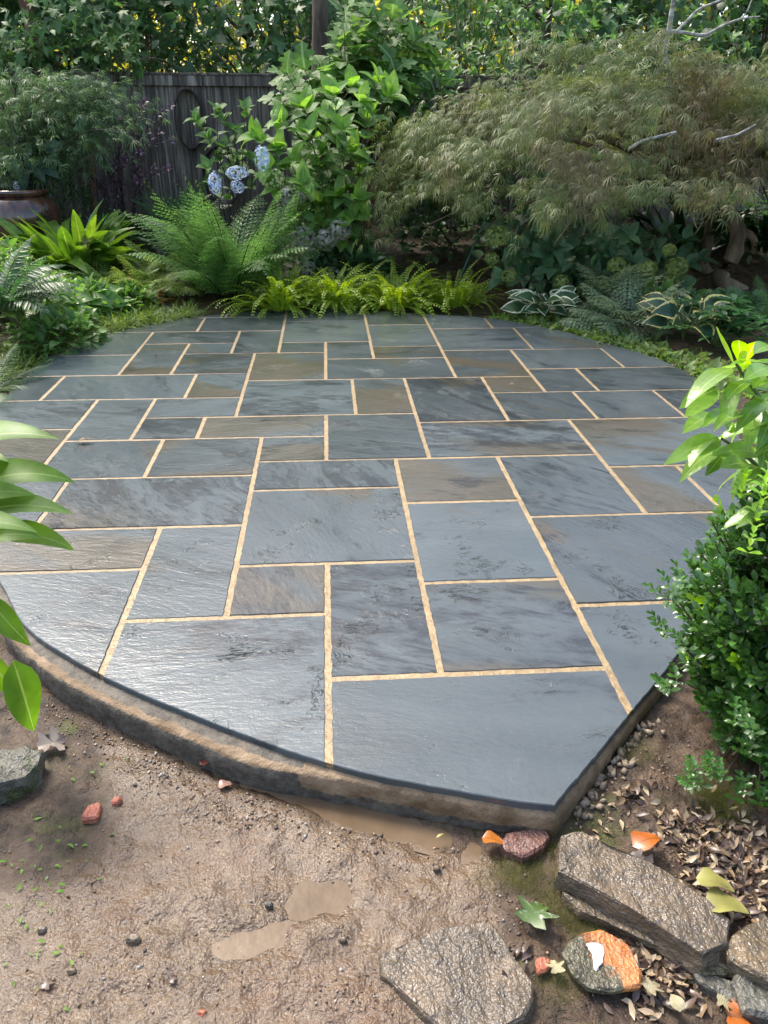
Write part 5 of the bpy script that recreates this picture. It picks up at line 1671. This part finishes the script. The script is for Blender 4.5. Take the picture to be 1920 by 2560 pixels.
leaves(bx, 'young_leaf', T_BOX, L_BOXY, Py, Dy, Uy, Sy, 120, 'young_foliage')

# ------------------------------------------------------------------ left foreground hosta
hb = np.array([-1.12, 1.42, -.09])
ho = empty('hosta', hb, 'bright green hosta with drooping pointed leaves at the left edge of the foreground', 'plant')
H = [  # leaf base px, tip px, depth, size factor, roll
    ((-150, 1140), (112, 1105), 1.72, 0), ((-60, 1215), (155, 1210), 1.70, .2), ((-160, 1290), (40, 1235), 1.62, -.2), ((-70, 1290), (155, 1295), 1.64, .5), ((-130, 1320), (70, 1340), 1.55, -.1), ((0, 1335), (165, 1385), 1.62, .1),
    ((-90, 1370), (70, 1350), 1.56, .3), ((-230, 1180), (-40, 1160), 1.6, 0), ((-260, 1400), (-60, 1440), 1.5, 0), ((-60, 1140), (18, 1160), 1.75, .2)]
st = []
T_H2 = [leaf_t(.37, 10, prof_ovate, .3, d, .022, tw, side=s) for d, tw, s in ((.9, .2, .06), (1.25, -.25, -.06))]
P, D, U, S = [], [], [], []
for (a, b), (c, d), Y, rl in H:
    p0 = lam(a, b, Y); p1 = lam(c, d, Y - .03)
    dv = p1 - p0; L = np.linalg.norm(dv)
    P.append(p0); D.append(nrm(dv) + np.array([0, 0, .42])); U.append(np.array([0, -.35, 1.]) + np.array([rl, 0, 0])); S.append(L * 1.12)
    st.append((bez(hb, (hb + p0) / 2 + np.array([-.03, 0, .1]), p0, 8), .005, .0045))
tubes('stem', st, GREENSTEM, ho, 6)
leaves(ho, 'leaf', T_H2, L_HOSTAG, P, D, U, S, 30)
p0 = lam(-25, 1500, 1.46); p1 = lam(30, 1700, 1.42)
leaves(ho, 'drooping_leaf', [leaf_t(.33, 10, prof_ovate, .45, .6, .04, .9)], L_HOSTAG, [lam(-35, 1490, 1.46), lam(34, 1650, 1.43), lam(-40, 1620, 1.44)], [(.42, -.1, -.8), (.06, -.06, -1), (.25, -.05, -1)], [(.4, -1, .25), (.5, -.9, .0), (.1, -1, .1)], [.165, .25, .17], 5)
tubes('stem_low', [(bez(hb, (hb + p0) / 2 + np.array([0, 0, .1]), p0, 6), .005, .004)], GREENSTEM, ho, 6)

# ------------------------------------------------------------------ stones
def stone_mat(name, c1, c2, c3, rough=.38, moss=0., bscale=40, crust=None):
    t = NT(name); p = t.obj()
    n1 = t.noise(t.scale(p, 1, 1, 3), 10, 7, .65); n2 = t.noise(p, 60, 6, .7)
    col = t.mix(t.ramp(n1, .35, .65), c1, c2)
    col = t.mix(t.math('MULTIPLY', t.ramp(n2, .5, .68), .7), col, c3)
    if moss: col = t.mix(t.ramp(t.math('ADD', t.noise(p, 9, 6, .65), moss), .62, .76), col, (.05, .06, .015))
    if crust:                                   # a mossy crust that grew over one side of the stone
        sx = t.new('ShaderNodeSeparateXYZ'); t.l(p, sx.inputs[0])
        side = t.math('ADD', t.math('MULTIPLY', sx.outputs[0], crust[0]), t.math('MULTIPLY', sx.outputs[1], crust[1]))
        side = t.math('ADD', side, t.math('MULTIPLY', t.math('SUBTRACT', t.noise(p, 28, 6, .7), .5), 1.6))
        mossc = t.mix(t.ramp(n2, .4, .6), (.035, .032, .018), (.085, .078, .045))
        col = t.mix(t.ramp(side, .0, .22), col, mossc)
    t.set('Base Color', col); t.set('Roughness', t.ramp(n2, .35, .65, rough, rough * .6))
    b = t.bump(t.noise(t.scale(p, 1, .6, 1), bscale, 3, .6, .3), .8, .015)
    t.l(t.bump(t.noise(p, 150, 2, .55), .8, .006, b), t.bsdf.inputs['Normal'])
    return t.m


ST1 = stone_mat('wet_brown_stone', (.085, .068, .048), (.155, .115, .075), (.055, .057, .06), .26)
ST2 = stone_mat('wet_tan_stone', (.10, .078, .05), (.175, .13, .08), (.06, .052, .04), .30, .08)
ST3 = stone_mat('grey_stone', (.075, .075, .062), (.13, .12, .095), (.04, .045, .04), .45, .12)
STO = stone_mat('rust_orange_stone', (.30, .10, .028), (.42, .17, .05), (.20, .065, .025), .45, .0, 24, (-14., -6.))
STR = stone_mat('red_stone', (.115, .055, .045), (.17, .085, .065), (.075, .06, .05), .45, .08)
STL = stone_mat('mossy_rock', (.075, .072, .055), (.13, .12, .09), (.04, .04, .03), .55, .15)
BRICK = stone_mat('brick_red', (.30, .085, .045), (.38, .13, .075), (.22, .09, .06), .6, 0)


def R4(x, y): return (960 + x * .57866, 2080 + y * .57866)


def stone(name, zoompts, zt, thick, mat, label, amp=.008, freq=14, tilt=(0, 0), cuts=3, taper=.04, cat='stone', group=None):
    out = np.array([onz(*R4(a, b), zt) for a, b in zoompts])[:, :2]
    c = out.mean(0)
    o = add(name, rock_mesh(name, out, zt, zt - thick, mat, cuts, amp, freq, taper, (c[0], c[1], zt - thick), tilt))
    o.location = (c[0], c[1], zt - thick)
    return tag(o, label, cat, group)


stone('stone', [(765, 8), (860, -8), (1010, 58), (1200, 165), (1390, 290), (1500, 375), (1498, 480), (1380, 525), (1290, 470), (1070, 330), (760, 165)], -.018, .062, ST1, 'long wet brown slab of stone lying on top at the lower right', .007, 12, (0, .0), 4)
stone('stone', [(780, 262), (960, 330), (1255, 480), (1420, 470), (1490, 560), (1480, 612), (1390, 616), (1180, 480), (850, 335)], -.066, .05, ST2, 'thin stone slab wedged under the long brown slab', .006, 14, cuts=4)
stone('stone', [(1478, 480), (1560, 395), (1720, 340), (1820, 420), (1800, 640), (1690, 650), (1490, 545)], -.035, .055, ST2, 'tan block of stone at the right edge beside the long slab', .007, 12)
stone('stone', [(1510, 650), (1535, 590), (1640, 640), (1790, 700), (1800, 800), (1680, 800), (1560, 770)], -.060, .05, ST3, 'grey green stone below the tan block at the right edge', .010, 12)
stone('stone', [(1330, 600), (1430, 620), (1520, 640), (1560, 770), (1500, 720), (1370, 650)], -.072, .03, ST3, 'flat grey stone between the wedged slab and the grey green stone', .008, 16)
stone('stepping_stone', [(-20, 520), (130, 460), (255, 418), (400, 395), (465, 378), (530, 470), (570, 560), (645, 650), (640, 720), (595, 800), (490, 850), (420, 900), (250, 850), (100, 705), (-10, 610)], -.074, .045, ST1, 'broad flat grey brown stone set in the mud at the bottom', .006, 9, cuts=4)
osl = stone('orange_stone', [(770, 520), (800, 470), (862, 436), (940, 418), (985, 445), (1062, 482), (1072, 540), (1112, 590), (1112, 662), (978, 686), (885, 670), (820, 610)], -.070, .014, STO, 'flat rust orange piece of stone with a white patch', .0022, 30, cuts=3)
wp = np.array([onz(*R4(a, b), -.067) for a, b in [(866, 482), (905, 474), (945, 486), (953, 530), (936, 560), (925, 600), (908, 600), (905, 565), (908, 528), (890, 500)]])[:, :2]
cw = wp.mean(0)
o = add('white_patch', rock_mesh('white_patch', wp, -.0655, -.072, plain('white_crust', (.58, .54, .49), .7, (.70, .67, .63), 40, .4, .003), 2, .0012, 60, 0, (osl.location[0], osl.location[1], osl.location[2])), osl)
stone('red_stone', [(505, 50), (530, 0), (600, -14), (700, -18), (722, 20), (690, 62), (600, 108), (530, 80)], -.068, .035, STR, 'dull red stone under the near corner of the patio', .006, 14)
stone('red_fragment', [(655, 545), (690, 530), (725, 545), (715, 590), (662, 612)], -.076, .012, BRICK, 'pinkish red shard left of the orange stone', .003, 30, cuts=2)


def L4p(x, y): return (x * .57866, 1600 + y * .57866)


def frag(pts, zt, th, mat, label, name='brick_fragment', amp=.003, cat='fragment', group=None):
    out = np.array([onz(*L4p(a, b), zt) for a, b in pts])[:, :2]; c = out.mean(0)
    o = add(name, rock_mesh(name, out, zt, zt - th, mat, 2, amp, 26, .05, (c[0], c[1], zt - th))); o.location = (c[0], c[1], zt - th)
    return tag(o, label, cat, group)


frag([(352, 768), (378, 712), (425, 693), (440, 715), (420, 765), (380, 772)], -.078, .02, BRICK, 'orange red broken brick pressed in the mud at left', amp=.004)
frag([(478, 695), (490, 672), (525, 666), (522, 690), (495, 706)], -.082, .015, BRICK, 'small pink brick chip right of the broken brick')
lr = frag([(-80, 520), (10, 470), (110, 462), (178, 478), (160, 540), (110, 590), (30, 610), (-60, 640)], -.035, .08, STL, 'mossy grey rock under the drooping hosta leaf at left', 'rock', .012, 'rock')
q = onground(395, 770)
# edging stones and flat slab at the back
out = np.array([onz(a, b, .0) for a, b in ((388, 760), (432, 757), (462, 778), (455, 795), (410, 800))])[:, :2]; c = out.mean(0)
o = add('flat_stone', rock_mesh('flat_stone', out, .0, -.05, stone_mat('dark_flat_stone', (.035, .035, .036), (.07, .07, .068), (.02, .02, .02), .4), 2, .006, 10, 0, (c[0], c[1], -.05))); o.location = (c[0], c[1], -.05)
tag(o, 'dark flat stone sunk beside the back left patio edge', 'stone')
for i, (a0, a1, b, lb) in enumerate(((385, 418, 712, 'left edging block under the pale fern'), (420, 452, 710, 'middle edging block under the pale fern'), (454, 486, 712, 'right edging block under the pale fern'))):
    for j, (zz, nm) in enumerate(((.0, 'lower course'), (.07, 'upper course'))):
        p0, p1 = at(a0, b, 7.0), at(a1, b, 7.0)
        out = np.array([(p0[0], 6.98), (p1[0] - .01, 6.97), (p1[0] - .01, 7.12), (p0[0], 7.12)])
        c = out.mean(0); zt = gnd(c[0], 6.95) + zz + .06
        o = add('edging_block', rock_mesh('edging_block', out, zt, zt - .065, ST3, 2, .006, 12, 0, (c[0], c[1], zt - .065))); o.location = (c[0], c[1], zt - .065)
        tag(o, lb + ', ' + nm, 'stone', 'edging blocks of the raised bed')

# ------------------------------------------------------------------ gravel, crumbs, litter
def scatter_stones(name, label, pts, lo, hi, mat, cat='gravel'):
    n = len(pts)
    base = np.array([(0, 0, .7), (0, 0, -.6), (1, 0, 0), (-.9, .1, 0), (.1, .9, 0), (0, -1, .1)])
    f = np.array([(0, 2, 4), (0, 4, 3), (0, 3, 5), (0, 5, 2), (1, 4, 2), (1, 3, 4), (1, 5, 3), (1, 2, 5)])
    S = lo + (hi - lo) * rng.random(n) ** 3
    M = frames(unit(n), unit(n)) * (S[:, None] * rng.uniform(.6, 1.2, (n, 3)))[:, None, :]
    P = np.array(pts); P[:, 2] = terrain(P[:, 0], P[:, 1]) + S * .25
    v = np.einsum('mij,nj->mni', M, base) + P[:, None] + rng.normal(0, .12, (n, 6, 3)) * S[:, None, None]
    ff = f[None] + (np.arange(n) * 6)[:, None, None]
    o = add(name, mk_mesh(name, v.reshape(-1, 3), ff.reshape(-1, 3), mat, smooth=False)); o['kind'] = 'stuff'
    return tag(o, label, cat)


t = NT('mixed_gravel')
g_ = t.new('ShaderNodeNewGeometry')
rp = t.new('ShaderNodeValToRGB'); t.l(g_.outputs['Random Per Island'], rp.inputs[0])
e = rp.color_ramp.elements; e[0].color = (.05, .038, .03, 1); e[1].color = (.46, .40, .33, 1)
for ps, c in ((.3, (.13, .095, .07, 1)), (.6, (.19, .13, .09, 1)), (.8, (.30, .19, .12, 1)), (.92, (.24, .23, .22, 1))):
    k = e.new(ps); k.color = c
t.set('Base Color', rp.outputs[0]); t.set('Roughness', .35)
GRAVEL = t.m


def px_area(pts_r, n):
    """points on the ground from (px, py, rx, ry, weight)"""
    tot = sum(p[4] for p in pts_r); o = []
    for a, b, rx, ry, wt in pts_r:
        for k in range(int(n * wt / tot)):
            p = onz(a + random.gauss(0, rx * .5), b + random.gauss(0, ry * .5), -.09); o.append((p[0], p[1], 0))
    o = np.array(o)
    return o[~in_poly(o[:, 0], o[:, 1], inset(OUT, -.075))]


scatter_stones('gravel', 'small wet gravel and soil crumbs along the foot of the patio', px_area([(330, 1840, 220, 90, 3), (420, 1930, 120, 60, 2), (640, 2030, 200, 50, 2.2), (950, 2070, 150, 40, 1.4), (180, 1760, 80, 80, 1.2), (1120, 2090, 80, 60, 1), (500, 1880, 100, 60, 1)], 2400), .001, .0068, GRAVEL)
scatter_stones('mud_pebbles', 'scattered pebbles pressed into the open mud', px_area([(500, 2250, 600, 300, 3), (900, 2150, 300, 120, 1.5), (300, 2450, 300, 100, 1), (1000, 2480, 200, 80, .4), (820, 2480, 120, 80, .6)], 900), .001, .0055, GRAVEL)
scatter_stones('soil_crumbs', 'dark crumbs of soil on the right bed', px_area([(1600, 1900, 160, 120, 2), (1480, 2020, 120, 60, 1.4), (1700, 2150, 200, 80, 1), (1620, 2480, 200, 90, 1.2), (1250, 2350, 100, 150, 1)], 1500), .001, .006, GRAVEL)
MUDC = plain('mortar_crumb', (.17, .13, .09), .7, (.30, .24, .17), 30, .5, .004)
q = [onz(1600 - k * 190 + random.gauss(0, 20), 1790 + k * 230 + random.gauss(0, 16), -.06) for k in rng.random(230) ** .8]
scatter_stones('mortar_crumbs', 'lumps of spilled mortar along the right foot of the patio', [(a[0] + .03, a[1] - .02, 0) for a in q],   .0015, .019, MUDC, 'mortar')

T_DRY = [leaf_t(.36, 3, prof_ell, .4, d, .02, tw, curl0=.3) for d, tw in ((.6, .5), (1.4, -.8), (-.8, .6))]
def litter(name, label, area, n, mat, L):
    P = px_area(area, n); n = len(P)
    P[:, 2] = terrain(P[:, 0], P[:, 1]) + .004
    a = rng.random(n) * 6.28
    D = np.stack([np.cos(a), np.sin(a), rng.normal(0, .2, n)], -1); U = np.array([0, 0, 1.]) + unit(n) * .55
    root = empty('x', (0, 0, 0)); ob = leaves(root, 'leaf', T_DRY, mat, P, D, U, L * rng.uniform(.5, 1.3, n), 0, name)
    ob.parent = None; bpy.data.objects.remove(root)
    tag(ob, label, 'leaf litter')


AREA = [(1800, 2160, 110, 110, 4), (1700, 2090, 70, 40, 1.4), (1880, 2250, 60, 80, 2), (1640, 2440, 90, 100, 1.4), (1740, 2440, 60, 60, .7), (1560, 2010, 60, 40, .6), (1470, 2060, 50, 40, .7)]
litter('leaf_litter', 'pale dry fallen leaves heaped below the glossy shrub at right', AREA, 620, L_LITTER, .030)
litter('old_leaf_litter', 'dark rotting leaves between the stones at right', AREA + [(1250, 2420, 60, 80, .8)], 620, L_LITTERD, .032)
litter('green_litter', 'tiny fallen yellow green leaves on the dark mud at left', [(90, 2300, 120, 220, 3), (200, 2120, 160, 100, 1), (230, 1900, 120, 60, .5)], 60, L_HYDBRIGHT, .016)

OR_LEAF = leaf_mat('orange_leaf', (.40, .11, .018), (.48, .17, .03), .28, .2, blotch=(.16, .05, .02), rib=(.2, .07, .02), spec=.7)
def fallen(a, b, z, L, mat, label, tm, az, name='fallen_leaf', group='fallen leaves in the foreground'):
    p = onz(a, b, z)
    o = add(name, tmesh(tm, mat, name))
    M = frames(np.array([[math.cos(az), math.sin(az), .08]]), np.array([[random.gauss(0, .12), random.gauss(0, .12), 1.]]))[0] * L
    o.matrix_basis = Matrix(((*M[0], p[0]), (*M[1], p[1]), (*M[2], p[2]), (0, 0, 0, 1)))
    tag(o, label, 'leaf', group)


T_WIDE = leaf_t(.80, 7, prof_ovate, .2, .9, .06, .35, curl0=.3); T_SYC = lobed_t(SWEETGUM, (0, .35), .9, .35); T_OAKF = lobed_t(OAKLEAF, (0, .45), 1.2, .5)
_keep += [[T_WIDE], [T_SYC], [T_OAKF]]
IVY = leaf_mat('variegated_leaf', (.045, .09, .02), (.08, .13, .03), .4, .12, blotch=(.34, .36, .28))
PALE = leaf_mat('pale_round_leaf', (.30, .27, .15), (.38, .34, .2), .45, .2, ribn=30, blotch=(.17, .13, .07))
REDL = leaf_mat('dark_red_leaf', (.13, .035, .02), (.2, .06, .035), .25, .15)
YEL = leaf_mat('mottled_yellow_leaf', (.24, .24, .06), (.32, .30, .10), .4, .2, blotch=(.09, .08, .05))
GREYL = leaf_mat('grey_dead_leaf', (.15, .12, .10), (.24, .20, .165), .45, .1, blotch=(.08, .06, .05))
fallen(1582, 2116, -.045, .072, OR_LEAF, 'bright orange wet leaf above the long stone slab', T_WIDE, .25)
fallen(1205, 2095, -.070, .052, OR_LEAF, 'small orange leaf below the patio front edge', T_WIDE, -.4)
fallen(1820, 2535, -.075, .075, OR_LEAF, 'orange yellow leaf at the bottom right corner', T_SYC, -.3)
fallen(1325, 2305, -.070, .075, IVY, 'green and white mottled lobed leaf beside the orange stone', T_SYC, .9)
fallen(1760, 2255, -.03, .085, YEL, 'mottled yellow green leaf behind the long slab', T_WIDE, -.35)
fallen(1740, 2195, -.03, .075, YEL, 'second mottled leaf just above the yellow green one', T_WIDE, -.5)
fallen(1575, 2135, -.045, .06, GREYL, 'curled grey brown leaf under the orange leaf', T_OAKF, -1.1)
fallen(500, 1912, -.078, .05, REDL, 'dark red wet leaf at the puddle along the patio', T_WIDE, .6)
fallen(545, 1965, -.085, .035, leaf_mat('pinkish_leaf', (.3, .17, .13), (.36, .22, .18), .3, .1), 'small pinkish leaf below the dark red leaf', T_WIDE, .1)
fallen(95, 1868, -.07, .085, GREYL, 'grey dead oak leaf behind the mossy rock', T_OAKF, .5)
fallen(190, 1105, .008, .085, leaf_mat('tan_curled_leaf', (.35, .26, .15), (.42, .32, .2), .6, .15), 'dry tan curled leaf lying on the patio at left', T_DRY[0], .1)
fallen(392, 888, .008, .045, REDL, 'tiny dark leaf on the far left paving', T_DRY[1], 2.)
for i, (a, b, lb) in enumerate(((1700, 2405, 'pale round leaf right under the wedged slab'), (1622, 2475, 'pale round leaf right of the orange stone'), (1795, 2500, 'pale round leaf above the corner orange leaf'), (1395, 2430, 'tan round leaf left of the orange stone'), (1700, 2530, 'oval tan leaf at the bottom below the pale ones'))):
    fallen(a, b, -.072, .034, PALE, lb, T_SYC if i != 4 else T_WIDE, random.random() * 6)
fallen(1090, 2095, -.078, .022, YEL, 'little yellow leaf in the mud below the patio', T_DRY[0], .4)
for (a, b, L, lb) in ((110, 2470, .028, 'crumpled black leaf in the left mud'), (425, 2455, .02, 'dark twig scrap in the mud at lower middle')):
    fallen(a, b, -.085, L, L_LITTERD, lb, T_SYC, 1.2)
def clod(a, b, r, label, mat):
    p = onz(a, b, -.088)
    an = np.linspace(0, 2 * PI, 8)[:-1]
    out = np.stack([p[0] + r * np.cos(an) * rng.uniform(.7, 1.1, 7), p[1] + r * .75 * np.sin(an) * rng.uniform(.7, 1.1, 7)], -1)
    zt = -.088 + r * .8
    o = add('pebble', rock_mesh('pebble', out, zt, -.1, mat, 2, r * .25, 30, .2, (p[0], p[1], -.1))); o.location = (p[0], p[1], -.1)
    tag(o, label, 'pebble')


clod(335, 2350, .016, 'wet lump of stone in the mud left of the middle puddle', ST2)
clod(1092, 2172, .009, 'single brown pebble in the mud below the patio corner', ST1)
clod(672, 2262, .008, 'grey pebble at the rim of the large puddle', ST3)
clod(108, 2328, .012, 'dark lump beside the left puddle', ST1)
clod(180, 2430, .010, 'round brown pebble at lower left', ST2)
clod(505, 2535, .010, 'orange pebble near the bottom edge', BRICK)
clod(858, 2350, .008, 'tan pebble right of the puddles', ST2)
